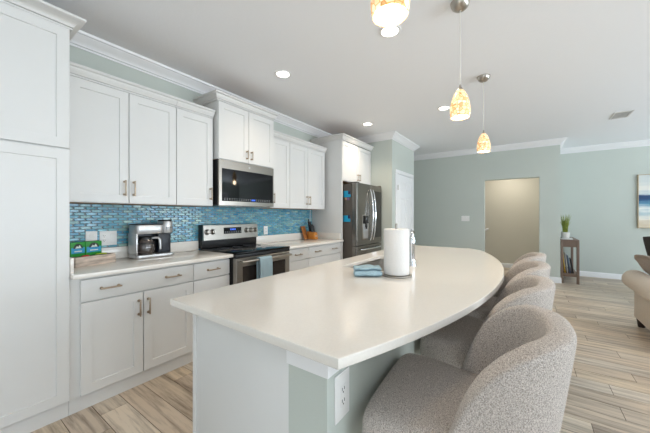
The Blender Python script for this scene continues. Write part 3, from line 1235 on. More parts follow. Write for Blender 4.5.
bsd.sweep([(IX0, IYK), (IX0, IY0), (IX1, IY0)], BASE)
bsd.build('base_trim', 'trim', t)


def idoor(x0, x1, z0, z1, hx, hz, vertical):
    m = MB()
    m.shaker(-x1 + 0.0016, -x0 - 0.0016, z0, z1, -IY1, -IY1 - DT)
    m.bm.transform(Matrix.Rotation(PI, 4, 'Z'))
    o = m.build('door', 'cabinet', t)
    h = MB()
    yy = IY1 + DT
    if vertical:
        h.cyl((hx, yy + 0.03, hz - 0.06), (hx, yy + 0.03, hz + 0.06), 0.006, seg=12)
        for s in (-0.05, 0.05):
            h.cyl((hx, yy, hz + s), (hx, yy + 0.03, hz + s), 0.006, seg=12)
    h.build('handle', 'pull', o)


for x0, x1, hx in ((0.75, 1.25, 1.21), (1.25, 1.75, 1.29), (1.75, 2.15, 2.11), (2.15, 2.55, 2.19), (2.55, 3.01, 2.97), (3.01, 3.47, 3.05)):
    idoor(x0, x1, 0.107, 0.86, hx, 0.76, True)

# sink
t = thing('kitchen_sink', 'stainless undermount sink basin set into the island top', 'sink', ((SX0 + SX1) / 2, (SY0 + SY1) / 2, 0.68))
sk = MB()
tt = bmesh.new()
loops = []
for off, z, rr in ((0.016, CT0 - 0.004, 0.03), (-0.002, CT0 - 0.004, 0.03), (-0.006, 0.72, 0.04), (-0.03, 0.685, 0.05)):
    loops.append([tt.verts.new((x, y, z)) for x, y in rrect(SX0 - off, SX1 + off, SY0 - off, SY1 + off, rr)])
for a, b in zip(loops, loops[1:]):
    n = len(a)
    for i in range(n):
        tt.faces.new((a[i], a[(i + 1) % n], b[(i + 1) % n], b[i]))
tt.faces.new(loops[-1])
sk._merge(tt)
bmesh.ops.solidify(sk.bm, geom=list(sk.bm.faces), thickness=-0.0015)
sk.build('basin', 'sink', t)
MB().lathe([(0, 0.688), (0.045, 0.688), (0.045, 0.6865), (0, 0.6865)], ((SX0 + SX1) / 2, (SY0 + SY1) / 2, 0)).build('drain', 'chrome', t)

# faucet: low pull-out tap behind the paper roll
fx, fy = 2.127, 0.705
t = thing('faucet', 'chrome single-lever faucet standing behind the paper towel roll', 'faucet', (fx, fy, CT1))
fm = MB()
fm.lathe([(0, 0), (0.034, 0), (0.034, 0.006), (0.029, 0.014), (0.026, 0.05), (0.023, 0.11), (0.026, 0.16), (0.027, 0.20), (0.022, 0.215), (0, 0.218)], (fx, fy, CT1), 32)
fm.build('body', 'chrome', t)
fs = MB()
pts = [(fx, fy + 0.005, CT1 + 0.17), (fx - 0.003, fy + 0.03, CT1 + 0.205), (fx - 0.006, fy + 0.07, CT1 + 0.222), (fx - 0.009, fy + 0.11, CT1 + 0.222), (fx - 0.012, fy + 0.145, CT1 + 0.205), (fx - 0.013, fy + 0.16, CT1 + 0.18)]
fs.tube(pts, [0.016, 0.0155, 0.015, 0.016, 0.018, 0.019], 16)
fs.build('spout', 'chrome', t)
fl = MB()
fl.tube([(fx, fy, CT1 + 0.21), (fx + 0.005, fy - 0.005, CT1 + 0.235), (fx + 0.03, fy + 0.01, CT1 + 0.255), (fx + 0.06, fy + 0.02, CT1 + 0.262)], [0.014, 0.012, 0.009, 0.008], 12)
fl.build('lever', 'chrome', t)

# paper towel on its stand
px, py = 1.725, 0.668
t = thing('paper_towel_holder', 'wire paper towel holder with a ring base on the island top', 'paper towel holder', (px, py, CT1))
rb = MB()
rb.tube([(px + 0.088 * math.cos(2 * PI * i / 40), py + 0.088 * math.sin(2 * PI * i / 40), CT1 + 0.005) for i in range(40)], 0.005, 8, closed=True)
for a in (0.4, 0.4 + PI / 2):
    ca, sa = math.cos(a), math.sin(a)
    rb.cyl((px - 0.086 * ca, py - 0.086 * sa, CT1 + 0.005), (px + 0.086 * ca, py + 0.086 * sa, CT1 + 0.005), 0.004, seg=8)
rb.build('base_ring', 'nickel', t)
rb = MB()
rb.cyl((px, py, CT1 + 0.005), (px, py, CT1 + 0.325), 0.0075, seg=14, bev=0.002)
rb.build('rod', 'nickel', t)
ro = MB()
ro.lathe([(0.022, 0.013), (0.075, 0.013), (0.0775, 0.016), (0.0775, 0.288), (0.075, 0.291), (0.022, 0.291)], (px, py, CT1), 64, close=True)
o = ro.build('paper_towel_roll', 'paper')
tag(o, 'full white paper towel roll standing on the wire holder', 'paper towel roll')

# folded cloth by the sink
cl = MB()
cpx, cpy = 1.635, 0.825
prof = []
# spiral fold in (y,z)
for i, (yy, zz) in enumerate([(0.07, 0.008), (0.03, 0.008), (-0.03, 0.008), (-0.068, 0.009), (-0.082, 0.019), (-0.07, 0.030), (-0.03, 0.029), (0.03, 0.027),
                              (0.066, 0.028), (0.078, 0.037), (0.064, 0.046), (0.02, 0.046), (-0.03, 0.047), (-0.062, 0.045)]):
    prof.append((yy, zz))
sheet(cl, prof, [-0.085 + 0.17 * k / 12 for k in range(13)], 0.014, lambda x, i: 0.004 * math.sin(x * 55 + i) + 0.03 * x)
for v in cl.bm.verts:
    v.co.z = max(0.0008, v.co.z + (0.004 * math.sin(v.co.x * 60 + v.co.y * 30) + 0.006 * math.exp(-((v.co.x - 0.02) / 0.02) ** 2) if v.co.z > 0.02 else 0))
o = cl.build('folded_cloth', 'cloth_blue', world=False)
o.location = (cpx, cpy, CT1)
o.rotation_euler = (0, 0, R(-58))
subdiv(o, 1)
tag(o, 'folded light blue washcloth lying on the island beside the sink', 'cloth')


# outlets and switches
def plate(name, label, c, size, normal, kind, cat='outlet'):
    """wall plate: local x = width, local z = height, front faces local -y"""
    rz = {'-y': 0, '-x': -PI / 2}[normal]
    t = thing(name, label, cat, c, rz)
    w_, h_ = size
    m = MB()
    m.box(-w_ / 2, w_ / 2, -0.006, 0, -h_ / 2, h_ / 2, 0.0025)
    m.build('cover_plate', 'plastic_white', t, world=False)
    n = len(kind)
    for i, k_ in enumerate(kind):
        cx = -w_ / 2 + w_ * (i + 0.5) / n
        if k_ == 'o':
            m = MB()
            m.box(cx - 0.017, cx + 0.017, -0.0078, -0.006, -0.034, 0.034, 0.0015)
            so = m.build('socket', 'plastic_white', t, world=False)
            m = MB()
            for zz in (-0.019, 0.019):
                for xx in (-0.0065, 0.0065):
                    m.box(cx + xx - 0.0014, cx + xx + 0.0014, -0.0082, -0.0076, zz - 0.002, zz + 0.008)
                m.cyl((cx, -0.0076, zz - 0.008), (cx, -0.0082, zz - 0.008), 0.0028, seg=10)
            m.build('slots', 'slot', so, world=False)
        else:
            m = MB()
            m.poly([(-0.006, -0.033), (-0.0085, -0.033), (-0.0065, 0.0), (-0.0105, 0.033), (-0.006, 0.033)], 'x', cx - 0.016, cx + 0.016)
            m.build('switch_rocker', 'plastic_white', t, world=False)
    return t


ybs = YW - 0.0118
plate('wall_outlet', 'single white wall switch plate above the green tea boxes', (0.829, ybs, 1.10), (0.078, 0.118), '-y', 's', 'switch')
plate('wall_outlet', 'double white plate with outlet and switch left of the coffee maker', (0.946, ybs, 1.095), (0.124, 0.122), '-y', 'os')
plate('wall_outlet', 'single white outlet on the blue tile just right of the range', (2.765, ybs, 1.085), (0.072, 0.116), '-y', 'o')
plate('wall_outlet', 'white outlet plate on the island knee wall beside the front stool', (0.797, IY0 - 0.0002, 0.705), (0.086, 0.150), '-y', 'o')
plate('wall_switch', 'white triple switch plate on the far wall left of the passage', (XF - 0.0003, 1.125, 1.222), (0.165, 0.118), '-x', 'sss', 'switch')

# ================================================================ COUNTER THINGS
# coffee maker
kx0, kx1, ky0, ky1 = 1.075, 1.400, 2.725, 2.905
t = thing('coffee_maker', 'silver and black coffee maker with a glass carafe on the wall counter', 'coffee maker', ((kx0 + kx1) / 2, (ky0 + ky1) / 2, CT1))
Z = CT1 + 0.0008
bm_ = MB()
bm_.poly(rrect(kx0, kx1, ky0 - 0.005, ky1, 0.03), 'z', Z, Z + 0.028, 0.005)
bm_.build('base_tray', 'silver', t)
bm_ = MB()
bm_.box(kx0 + 0.004, kx0 + 0.018, ky0 + 0.01, ky1 - 0.002, Z + 0.028, Z + 0.215, 0.004)
bm_.build('side_panel', 'silver', t)
bm_ = MB()
bm_.box(kx0 + 0.018, kx1 - 0.008, ky1 - 0.055, ky1 - 0.002, Z + 0.028, Z + 0.295, 0.005)
bm_.box(kx0 + 0.205, kx1 - 0.008, ky0 + 0.055, ky1 - 0.03, Z + 0.028, Z + 0.215, 0.004)
bm_.build('tower', 'navy', t)
bm_ = MB()
bm_.poly(rrect(kx0, kx0 + 0.235, ky0 + 0.004, ky1 - 0.004, 0.035), 'z', Z + 0.212, Z + 0.290, 0.006)
bm_.build('brew_head', 'silver', t)
bm_ = MB()
bm_.poly(rrect(kx0 + 0.004, kx0 + 0.24, ky0 + 0.012, ky1 - 0.004, 0.03), 'z', Z + 0.290, Z + 0.300, 0.003)
bm_.build('lid', 'black', t)
ph_ = MB()
ph_.poly(rrect(kx0 + 0.225, kx1 - 0.004, ky0 - 0.008, ky1 - 0.02, 0.045), 'z', Z + 0.212, Z + 0.322, 0.006)
pho = ph_.build('pod_head', 'silver', t)
ph_ = MB()
ph_.poly(rrect(kx0 + 0.232, kx1 - 0.010, ky0, ky1 - 0.026, 0.04), 'z', Z + 0.322, Z + 0.334, 0.004)
ph_.build('pod_lid', 'black', pho)


def text_mesh(s, name, size, loc, rot, m, parent):
    cu = bpy.data.curves.new('txt', 'FONT')
    cu.body = s
    cu.size = size
    cu.extrude = 0.0004
    cu.align_x = 'CENTER'
    cu.align_y = 'CENTER'
    tmp = bpy.data.objects.new('txt', cu)
    COL.objects.link(tmp)
    me = bpy.data.meshes.new_from_object(tmp.evaluated_get(bpy.context.evaluated_depsgraph_get()))
    bpy.data.objects.remove(tmp)
    r = parent
    while r.parent:
        r = r.parent
    me.transform(Matrix.Translation(Vector(loc) - Vector(r.location)) @ rot.to_4x4())
    me.materials.clear()
    me.materials.append(M[m])
    o = bpy.data.objects.new(name, me)
    COL.objects.link(o)
    o.parent = parent
    return o


text_mesh('KEURIG', 'lettering', 0.019, (kx0 + 0.275, ky0 - 0.0083, Z + 0.262), Matrix.Rotation(PI / 2, 3, 'X'), 'slot', pho)
ccx, ccy = kx0 + 0.106, ky0 + 0.082
cf = MB()
cf.lathe([(0, 0.029), (0.064, 0.029), (0.075, 0.045), (0.077, 0.085), (0.072, 0.13), (0.058, 0.155), (0.052, 0.162)], (ccx, ccy, Z), 36)
gls = mat('smoky_carafe_glass', (66, 58, 54), 0.05, coat=1.0)
cfo = cf.build('carafe', gls, t)
cf = MB()
cf.lathe([(0, 0.188), (0.045, 0.188), (0.052, 0.180), (0.052, 0.160), (0, 0.160)], (ccx, ccy, Z), 36)
cf.lathe([(0.0745, 0.118), (0.0748, 0.128), (0.0725, 0.132), (0.071, 0.118)], (ccx, ccy, Z), 36, close=True)
cf.build('carafe_lid', 'black', cfo)
cf = MB()
cf.tube([(ccx + 0.045, ccy - 0.02, Z + 0.17), (ccx + 0.088, ccy - 0.045, Z + 0.172), (ccx + 0.100, ccy - 0.052, Z + 0.155), (ccx + 0.103, ccy - 0.054, Z + 0.11), (ccx + 0.103, ccy - 0.054, Z + 0.065)],
        [0.010, 0.012, 0.013, 0.012, 0.010], 12)
cf.build('carafe_handle', 'silver', cfo)

# whitewashed tray with tea boxes
tra = R(17)
t = thing('wooden_tray', 'whitewashed wooden tray holding tea boxes in the left counter corner', 'tray', (0.650, 2.635, CT1), tra)
tl, td, th_ = 0.285, 0.135, 0.072
m = MB()
m.box(0, tl, 0, td, 0.0005, 0.010)
m.build('bottom', 'whitewash', t, world=False)
for (a, b, c_, d_) in ((0, tl, 0, 0.010), (0, tl, td - 0.010, td), (0, 0.010, 0.010, td - 0.010), (tl - 0.010, tl, 0.010, td - 0.010)):
    m = MB()
    m.box(a, b, c_, d_, 0.010, th_, 0.001)
    m.build('side_board', 'whitewash', t, world=False)


def in_tray(x, y, z):
    return (0.650 + x * math.cos(tra) - y * math.sin(tra), 2.635 + x * math.sin(tra) + y * math.cos(tra), CT1 + z)


def tea_box(label, x, y, z, w_, d_, h_, tilt):
    t = thing('tea_box', label, 'box', in_tray(x, y, z), tra + tilt, group='green tea boxes')
    m = MB()
    m.box(0, w_, 0, d_, 0, h_, 0.002)
    m.build('carton', 'tea_green', t, world=False)
    m = MB()
    m.box(w_ * 0.05, w_ * 0.95, -0.0008, 0.0006, h_ * 0.22, h_ * 0.62)
    m.build('blue_panel', 'tea_blue', t, world=False)
    pts = [(w_ * 0.5 + w_ * 0.32 * math.cos(R(a)), h_ * 0.56 + h_ * 0.34 * math.sin(R(a))) for a in range(0, 181, 15)]
    m = MB()
    m.poly(pts, 'y', -0.0014, -0.0006)
    m.build('dome_emblem', 'tea_dark', t, world=False)
    m = MB()
    m.poly([(w_ * 0.30, h_ * 0.58), (w_ * 0.42, h_ * 0.74), (w_ * 0.50, h_ * 0.66), (w_ * 0.60, h_ * 0.80), (w_ * 0.72, h_ * 0.58)], 'y', -0.0020, -0.0012)
    m.build('mountain_emblem', 'tea_pale', t, world=False)
    m = MB()
    m.box(w_ * 0.25, w_ * 0.75, -0.0018, -0.0006, h_ * 0.32, h_ * 0.40)
    m.build('label_band', 'tea_pale', t, world=False)
    return t


tea_box('green and blue tea box standing in the tray, nearer the pantry cabinet', 0.013, 0.075, 0.0705, 0.098, 0.045, 0.105, 0)
tea_box('green and blue tea box standing in the tray, nearer the coffee maker', 0.114, 0.075, 0.0705, 0.115, 0.045, 0.105, 0)
for i, (lb, x, y) in enumerate((('stack of wrapped sachets under the left tea box', 0.015, 0.072), ('stack of wrapped sachets under the right tea box', 0.116, 0.072))):
    m = MB()
    m.box(0, 0.094 + 0.02 * i, 0, 0.050, 0, 0.0600, 0.003)
    o = m.build('sachet_stack', 'olive', world=False)
    o.location = in_tray(x, y, 0.0102)
    o.rotation_euler = (0, 0, tra)
    tag(o, lb + ' in the tray', 'sachets', 'sachet stacks in the tray')
def packet(mb, L_, r):
    mb.tube([(L_ * i / 6, 0, r * 1.0) for i in range(7)], [r * 0.35, r * 0.9, r, r, r, r * 0.9, r * 0.35], 10)


for name, lb, m_, x, y, z, L_, rr, ang in (
        ('drink_sachet', 'lime yellow sachet stick lying at the right end of the tray', 'lime', 0.16, 0.045, 0.058, 0.10, 0.011, 10),
        ('drink_sachet', 'dark green sachet stick lying along the tray front', 'olive', 0.125, 0.022, 0.058, 0.11, 0.009, 3),
        ('drink_sachet', 'small red sachet lying at the front of the tray', 'red', 0.055, 0.026, 0.058, 0.05, 0.012, -8)):
    m = MB()
    packet(m, L_, rr)
    o = m.build(name, m_, world=False)
    o.location = in_tray(x, y, z)
    o.rotation_euler = (0, 0, tra + R(ang))
    tag(o, lb, 'sachet')
m = MB()
m.box(0.004, 0.255, 0, 0.055, 0, 0.047, 0.004)
o = m.build('sachet_bed', mat('mixed_tea_sachets', (120, 120, 84), 0.6, noise=0.5, nscale=60), world=False)
o.location = in_tray(0.012, 0.0115, 0.0105)
o.rotation_euler = (0, 0, tra)
o['kind'] = 'stuff'
tag(o, 'loose tea sachets filling the front of the whitewashed tray', 'sachets')
m = MB()
m.lathe([(0, 0), (0.020, 0.0), (0.023, 0.012), (0.023, 0.075), (0.018, 0.088), (0.013, 0.092), (0.013, 0.10), (0.015, 0.102), (0.015, 0.112), (0, 0.113)], (0.612, 2.80, CT1 + 0.0008), 24)
tag(m.build('dark_bottle', 'black'), 'small dark bottle between the pantry cabinet and the tray', 'bottle')

# knife block
kbx, kby = 3.600, 2.76
t = thing('knife_block', 'honey wood knife block with black-handled knives near the fridge panel', 'knife block', (kbx, kby, CT1))
m = MB()
m.poly([(kby - 0.065, CT1 + 0.0008), (kby + 0.07, CT1 + 0.0008), (kby + 0.10, CT1 + 0.125), (kby - 0.045, CT1 + 0.110)], 'x', kbx - 0.042, kbx + 0.042, 0.004)
blk = m.build('block', 'knife_wood', t)
m = MB()
m.box(kbx - 0.022, kbx + 0.022, kby - 0.0625, kby - 0.058, CT1 + 0.045, CT1 + 0.062)
m.build('label_plate', 'silver', t)
for i, (dx, dy, ln) in enumerate(((-0.030, -0.02, 0.10), (-0.010, -0.02, 0.12), (0.010, -0.02, 0.12), (0.030, -0.02, 0.10), (-0.026, 0.03, 0.16), (0.0, 0.035, 0.20), (0.026, 0.03, 0.16))):
    m = MB()
    b0 = Vector((kbx + dx, kby + dy + 0.022, CT1 + 0.1165 + (dy + 0.02) * 0.10))
    dv = Vector((0, 0.20, 1)).normalized()
    m.tube([b0 + dv * (ln * q) for q in (0, 0.1, 0.3, 0.6, 0.85, 1.0)], [0.009, 0.0098, 0.0095, 0.0098, 0.0098, 0.008], 8)
    o = m.build('knife', 'black')
    tag(o, ('black knife handle, front row of the wooden block' if i < 4 else 'longer black knife handle, back row of the wooden block'), 'knife', 'knives in the block')
m = MB()
m.poly([(2.835, CT1 + 0.001), (2.850, CT1 + 0.001), (2.934, CT1 + 0.20), (2.919, CT1 + 0.205)], 'x', kbx - 0.115, kbx - 0.015, 0.004)
tag(m.build('cutting_board', 'tan_wood'), 'small tan wood board leaning on the backsplash behind the knife block', 'cutting board')
m = MB()
m.tube([(3.73, YW - 0.04, 1.383), (3.73, YW - 0.035, 1.30), (3.72, YW - 0.04, 1.18), (3.70, YW - 0.045, 1.05), (3.69, YW - 0.05, 0.935)], 0.004, 8)
tag(m.build('power_cord', 'plastic_white'), 'white cord hanging from the wall cabinet behind the knife block', 'cord')

# ================================================================ STOOLS
t = thing('counter_stool', 'x', 'stool', (0, 0, 0), 0, 'tweed counter stools')
SW, SD = 0.285, 0.300     # half width, rear depth
# local: +y faces the island, origin under the seat centre


def plan(th, k):
    """th 0 = rear; grows to the +x side. superellipse-like shell outline scaled by k, open to +y"""
    e = 0.80
    s, c_ = math.sin(th), math.cos(th)
    return (SW * k * math.copysign(abs(s) ** e, s), -SD * k * math.copysign(abs(c_) ** e, c_) if c_ > 0 else 0.34 * (-c_))


sh = bmesh.new()
TH = R(97)
NS = 40
rows = []


def rim_z(y):
    k = [(-0.30, 0.968), (-0.22, 0.958), (-0.15, 0.925), (-0.09, 0.875), (-0.04, 0.81), (-0.01, 0.75), (0.015, 0.675), (0.035, 0.60)]
    if y <= k[0][0]:
        return k[0][1]
    for (a, za), (b, zb_) in zip(k, k[1:]):
        if y <= b:
            return za + (zb_ - za) * (y - a) / (b - a)
    return k[-1][1]


for i in range(NS + 1):
    th = -TH + 2 * TH * i / NS
    rim = rim_z(plan(th, 1)[1])
    zb = 0.50
    sec = []
    thick = 0.058
    dz = min(1.0, (rim - zb) / 0.20)
    for (k, z, inn) in ((0.80, zb, 0), (0.84, zb + (rim - zb) * 0.25, 0), (0.91, zb + (rim - zb) * 0.55, 0), (0.975, rim - 0.06 * dz, 0), (0.995, rim - 0.018 * dz, 0),
                        (1.0, rim - 0.004, 0.08), (0.990, rim, 0.3), (0.968, rim, 0.7), (0.955, rim - 0.004, 0.92), (0.945, rim - 0.020 * dz, 1), (0.89, zb + (rim - zb) * 0.55, 1), (0.83, zb + (rim - zb) * 0.25, 1), (0.78, zb, 1)):
        x, y = plan(th, k)
        ln = math.hypot(x, y) or 1
        f_ = 1 - inn * thick / ln
        sec.append(sh.verts.new((x * f_, y * f_, z)))
    rows.append(sec)
for a, b in zip(rows, rows[1:]):
    m_ = len(a)
    for k_ in range(m_):
        j = (k_ + 1) % m_
        sh.faces.new((a[k_], a[j], b[j], b[k_]))
for r_ in (rows[0], rows[-1][::-1]):
    m_ = len(r_)
    # quad-cap the ends so they round off
    for k_ in range(m_ // 2 - 1):
        sh.faces.new((r_[k_], r_[k_ + 1], r_[m_ - 2 - k_], r_[m_ - 1 - k_]))
mb = MB()
mb._merge(sh)
bk = mb.build('backrest', 'tweed', t, world=False, angle=180)
subdiv(bk, 2)
# seat cushion: rounded-square front, tucked into the shell
ss = bmesh.new()
outl = []
for (x, y) in ((0.0, -0.205), (0.10, -0.195), (0.175, -0.14), (0.208, -0.05), (0.228, 0.05), (0.258, 0.12), (0.268, 0.20), (0.262, 0.262), (0.225, 0.283), (0.12, 0.288)):
    outl.append((x, y))
full = outl + [(0.0, 0.288)] + [(-x, y) for x, y in outl[:0:-1]]
lv = [(0.86, 0.520), (0.965, 0.526), (1.0, 0.552), (1.0, 0.610), (0.985, 0.638), (0.93, 0.655), (0.75, 0.662), (0.4, 0.666)]
cy_ = 0.03
rings = []
for k, z in lv:
    rings.append([ss.verts.new((x * k, cy_ + (y - cy_) * k, z)) for x, y in full])
n = len(full)
for a, b in zip(rings, rings[1:]):
    for i in range(n):
        ss.faces.new((a[i], a[(i + 1) % n], b[(i + 1) % n], b[i]))
ss.faces.new(rings[0][::-1])
ss.faces.new(rings[-1])
mb = MB()
mb._merge(ss)
st = mb.build('seat', 'tweed', t, world=False, angle=180)
subdiv(st, 2)
for sx, sy in ((-1, -1), (1, -1), (-1, 1), (1, 1)):
    m = MB()
    m.cyl((sx * 0.16, 0.03 + sy * 0.15, 0.535), (sx * 0.205, 0.02 + sy * 0.185, 0.0), 0.019, 0.012, seg=14)
    m.build('leg', 'black_metal', t, world=False)
m = MB()
fr_ = [(sx * 0.1935, 0.0225 + sy * 0.176, 0.14 + 0.06) for sx, sy in ((-1, -1), (1, -1), (1, 1), (-1, 1))]
for i in range(4):
    m.cyl(fr_[i], fr_[(i + 1) % 4], 0.009, seg=10)
m.build('footrest', 'black_metal', t, world=False)
m = MB()
m.box(-0.17, 0.17, -0.13, 0.19, 0.505, 0.530, 0.006)
m.build('seat_plate', 'black_metal', t, world=False)
stool_spots = [(1.095, 0.185, 4, 'oatmeal tweed barrel-back counter stool nearest the camera at the island'),
               (1.775, 0.185, -2, 'second tweed counter stool along the curved island side, just past the front one'),
               (2.395, 0.172, 2, 'third tweed counter stool along the island, before the farthest one'),
               (3.010, 0.165, -3, 'farthest tweed counter stool, at the far end of the island')]
for i, (x, y, a, lb) in enumerate(stool_spots):
    if i == 0:
        t.location = (x, y, 0)
        t.rotation_euler = (0, 0, R(a))
        t['label'] = lb
    else:
        dup(t, (x, y, 0), R(a), lb)

# ================================================================ CEILING THINGS
# pendants
t = thing('pendant_light', 'x', 'pendant light', (0, 0, 0), 0, 'pendants over the island')
SB = 1.957 - CEIL       # shade bottom, local z (origin at the ceiling)
m = MB()
m.lathe([(0, -0.058), (0.018, -0.057), (0.036, -0.050), (0.052, -0.035), (0.060, -0.015), (0.062, -0.001), (0, -0.001)], (0, 0, 0), 36)
m.build('canopy', 'nickel', t, world=False)
m = MB()
m.cyl((0, 0, -0.058), (0, 0, SB + 0.21), 0.0032, seg=8)
m.build('cord', 'cord', t, world=False)
m = MB()
m.lathe([(0, 0.222), (0.006, 0.222), (0.008, 0.205), (0.017, 0.196), (0.020, 0.182), (0, 0.182)], (0, 0, SB), 24)
m.build('socket_cap', 'nickel', t, world=False)
m = MB()
sp = [(0.020, 0.186), (0.034, 0.168), (0.047, 0.140), (0.057, 0.105), (0.0635, 0.068), (0.065, 0.040), (0.063, 0.018), (0.058, 0.0)]
m.lathe(sp + [(r - 0.004, z) for r, z in sp[::-1]], (0, 0, SB), 36, close=True)
m.build('shade', 'shell', t, world=False)
m = MB()
m.lathe([(0, 0.012), (0.030, 0.014), (0.053, 0.020), (0.054, 0.026), (0, 0.030)], (0, 0, SB), 32)
m.build('lit_bulb', 'bulb', t, world=False)
ld = bpy.data.lights.new('pendant_lamp', 'POINT')
ld.energy = 3.0
ld.color = (1.0, 0.80, 0.56)
ld.shadow_soft_size = 0.04
lo = bpy.data.objects.new('pendant_lamp', ld)
COL.objects.link(lo)
lo.location = (0, 0, SB - 0.03)
lo.parent = t
for i, (x, y, lb) in enumerate(((0.911, 0.375, 'nearest shell-mosaic glass pendant, at the top edge of the picture'),
                                (2.130, 0.373, 'middle shell-mosaic glass pendant over the island'),
                                (3.407, 0.371, 'farthest shell-mosaic glass pendant over the island'))):
    if i == 0:
        t.location = (x, y, CEIL)
        t['label'] = lb
    else:
        dup(t, (x, y, CEIL), 0, lb)

# recessed cans
t = thing('recessed_light', 'x', 'ceiling light', (0, 0, 0), 0, 'recessed ceiling lights')
m = MB()
m.lathe([(0.062, -0.001), (0.066, -0.007), (0.082, -0.005), (0.086, -0.0005), (0.062, -0.0005)], (0, 0, 0), 40, close=True)
m.build('trim_ring', 'trim', t, world=False)
m = MB()
m.lathe([(0, -0.0005), (0.062, -0.0005), (0.063, -0.003), (0, -0.004)], (0, 0, 0), 40)
m.build('lens', 'can_disc', t, world=False)
ld = bpy.data.lights.new('can_lamp', 'SPOT')
ld.energy = 40
ld.spot_size = R(128)
ld.spot_blend = 1.0
ld.shadow_soft_size = 0.06
ld.color = (1.0, 0.83, 0.64)
lo = bpy.data.objects.new('can_lamp', ld)
COL.objects.link(lo)
lo.location = (0, 0, -0.02)
lo.parent = t
for i, (x, y, lb) in enumerate(((2.163, 2.05, 'round recessed ceiling light in front of the microwave cabinet'),
                                (4.114, 2.07, 'round recessed ceiling light in front of the fridge cabinet'),
                                (4.10, 0.918, 'round recessed ceiling light left of the middle pendant'),
                                (2.144, 0.883, 'round recessed ceiling light just below the nearest pendant'),
                                (7.75, 0.35, 'round recessed ceiling light inside the passage'),
                                )):
    if i == 0:
        t.location = (x, y, CEIL)
        t['label'] = lb
        near = lo
    else:
        q = dup(t, (x, y, CEIL), 0, lb)
        if x > 7:
            hl = [k_ for k_ in q.children if k_.type == 'LIGHT'][0]
            hl.data = hl.data.copy()
            hl.data.energy = 62
            hl.data.spot_size = R(150)
            hl.data.spot_blend = 0.9
            hl.data.color = (1.0, 0.92, 0.82)

near.data = near.data.copy()
near.data.energy = 22      # dimmer lamp close to the cabinets

# ceiling vent
vx, vy = 3.92, -0.51
t = thing('ceiling_vent', 'white louvred air vent in the living room ceiling', 'vent', (5.84, -1.11, CEIL))
VENT = t

# ================================================================ FAR END
# console table
t = thing('console_table', 'narrow grey-brown wooden console table behind the far wall corner', 'table', (7.55, -0.66, 0))
KX0, KX1, KY0, KY1, KZ = 7.10, 8.00, -0.80, -0.528, 0.83
MB().box(KX0, KX1, KY0, KY1, KZ - 0.03, KZ, 0.003).build('tabletop', 'console_wood', t)
MB().box(KX0 + 0.01, KX1 - 0.01, KY0 + 0.01, KY1 - 0.01, KZ - 0.14, KZ - 0.03).build('apron', 'console_wood', t)
MB().box(KX0 + 0.01, KX1 - 0.01, KY0 + 0.01, KY1 - 0.01, 0.13, 0.19, 0.002).build('shelf', 'console_wood', t)
for xx in (KX0, KX1 - 0.04):
    for yy in (KY0, KY1 - 0.04):
        MB().box(xx, xx + 0.04, yy, yy + 0.04, 0, KZ - 0.03, 0.002).build('leg', 'console_wood', t)
m = MB()
m.box(7.14, 7.36, -0.71, -0.54, KZ, KZ + 0.022, 0.002)
tag(m.build('book', 'book_white'), 'white book lying under the potted grass on the console table', 'book')
ppx, ppy, ppz = 7.26, -0.612, KZ + 0.022
t = thing('potted_grass', 'small potted green grass plant on the console table', 'plant', (ppx, ppy, ppz))
m = MB()
m.lathe([(0, 0), (0.052, 0), (0.058, 0.01), (0.066, 0.10), (0.068, 0.115), (0.060, 0.115), (0.058, 0.09), (0, 0.09)], (ppx, ppy, ppz), 32)
m.build('pot', 'pot', t)
m = MB()
m.lathe([(0, 0.097), (0.058, 0.095), (0.058, 0.088), (0, 0.088)], (ppx, ppy, ppz), 24)
m.build('soil', 'soil', t)
m = MB()
for i in range(80):
    a = random.uniform(0, 2 * PI)
    r = 0.042 * math.sqrt(random.random())
    hgt = random.uniform(0.20, 0.38)
    ln = random.uniform(0.01, 0.075)
    b0 = Vector((ppx + r * math.cos(a), ppy + r * math.sin(a), ppz + 0.09))
    dv = Vector((math.cos(a), math.sin(a), 0))
    m.tube([b0, b0 + dv * ln * 0.2 + Vector((0, 0, hgt * 0.5)), b0 + dv * ln * 0.55 + Vector((0, 0, hgt * 0.8)), b0 + dv * ln + Vector((0, 0, hgt))],
           [0.0034, 0.003, 0.0022, 0.0006], 4)
o = m.build('grass_blades', 'grass', t)
o['kind'] = 'stuff'
# magazines leaning on the lower shelf
for i, (mm, lb, y, th2, hh2, an, x) in enumerate((
        ('mag_black', 'tall black magazine leaning nearest the wall on the console shelf', -0.560, 0.012, 0.40, 5, 7.16),
        ('mag_yellow', 'yellow magazine leaning second from the wall on the console shelf', -0.593, 0.012, 0.43, 5, 7.15),
        ('mag_white', 'white magazine leaning in the middle of the row on the console shelf', -0.633, 0.010, 0.37, 6, 7.15),
        ('mag_blue', 'blue-grey magazine leaning right of the white one on the console shelf', -0.670, 0.012, 0.33, 7, 7.14),
        ('mag_black', 'short black magazine leaning at the open right end of the row on the console shelf', -0.712, 0.012, 0.27, 8, 7.14))):
    m = MB()
    m.box(-0.0, 0.26, -th2, 0, 0, hh2, 0.001)
    m.bm.transform(Matrix.Rotation(R(-an), 4, 'X'))
    lo_ = min(v.co.z for v in m.bm.verts)
    m.bm.transform(Matrix.Translation((0, 0, -lo_)))
    o = m.build('magazine', mm, world=False)
    o.location = (x, y, 0.1906)
    tag(o, lb, 'magazine', 'magazines on the console shelf')

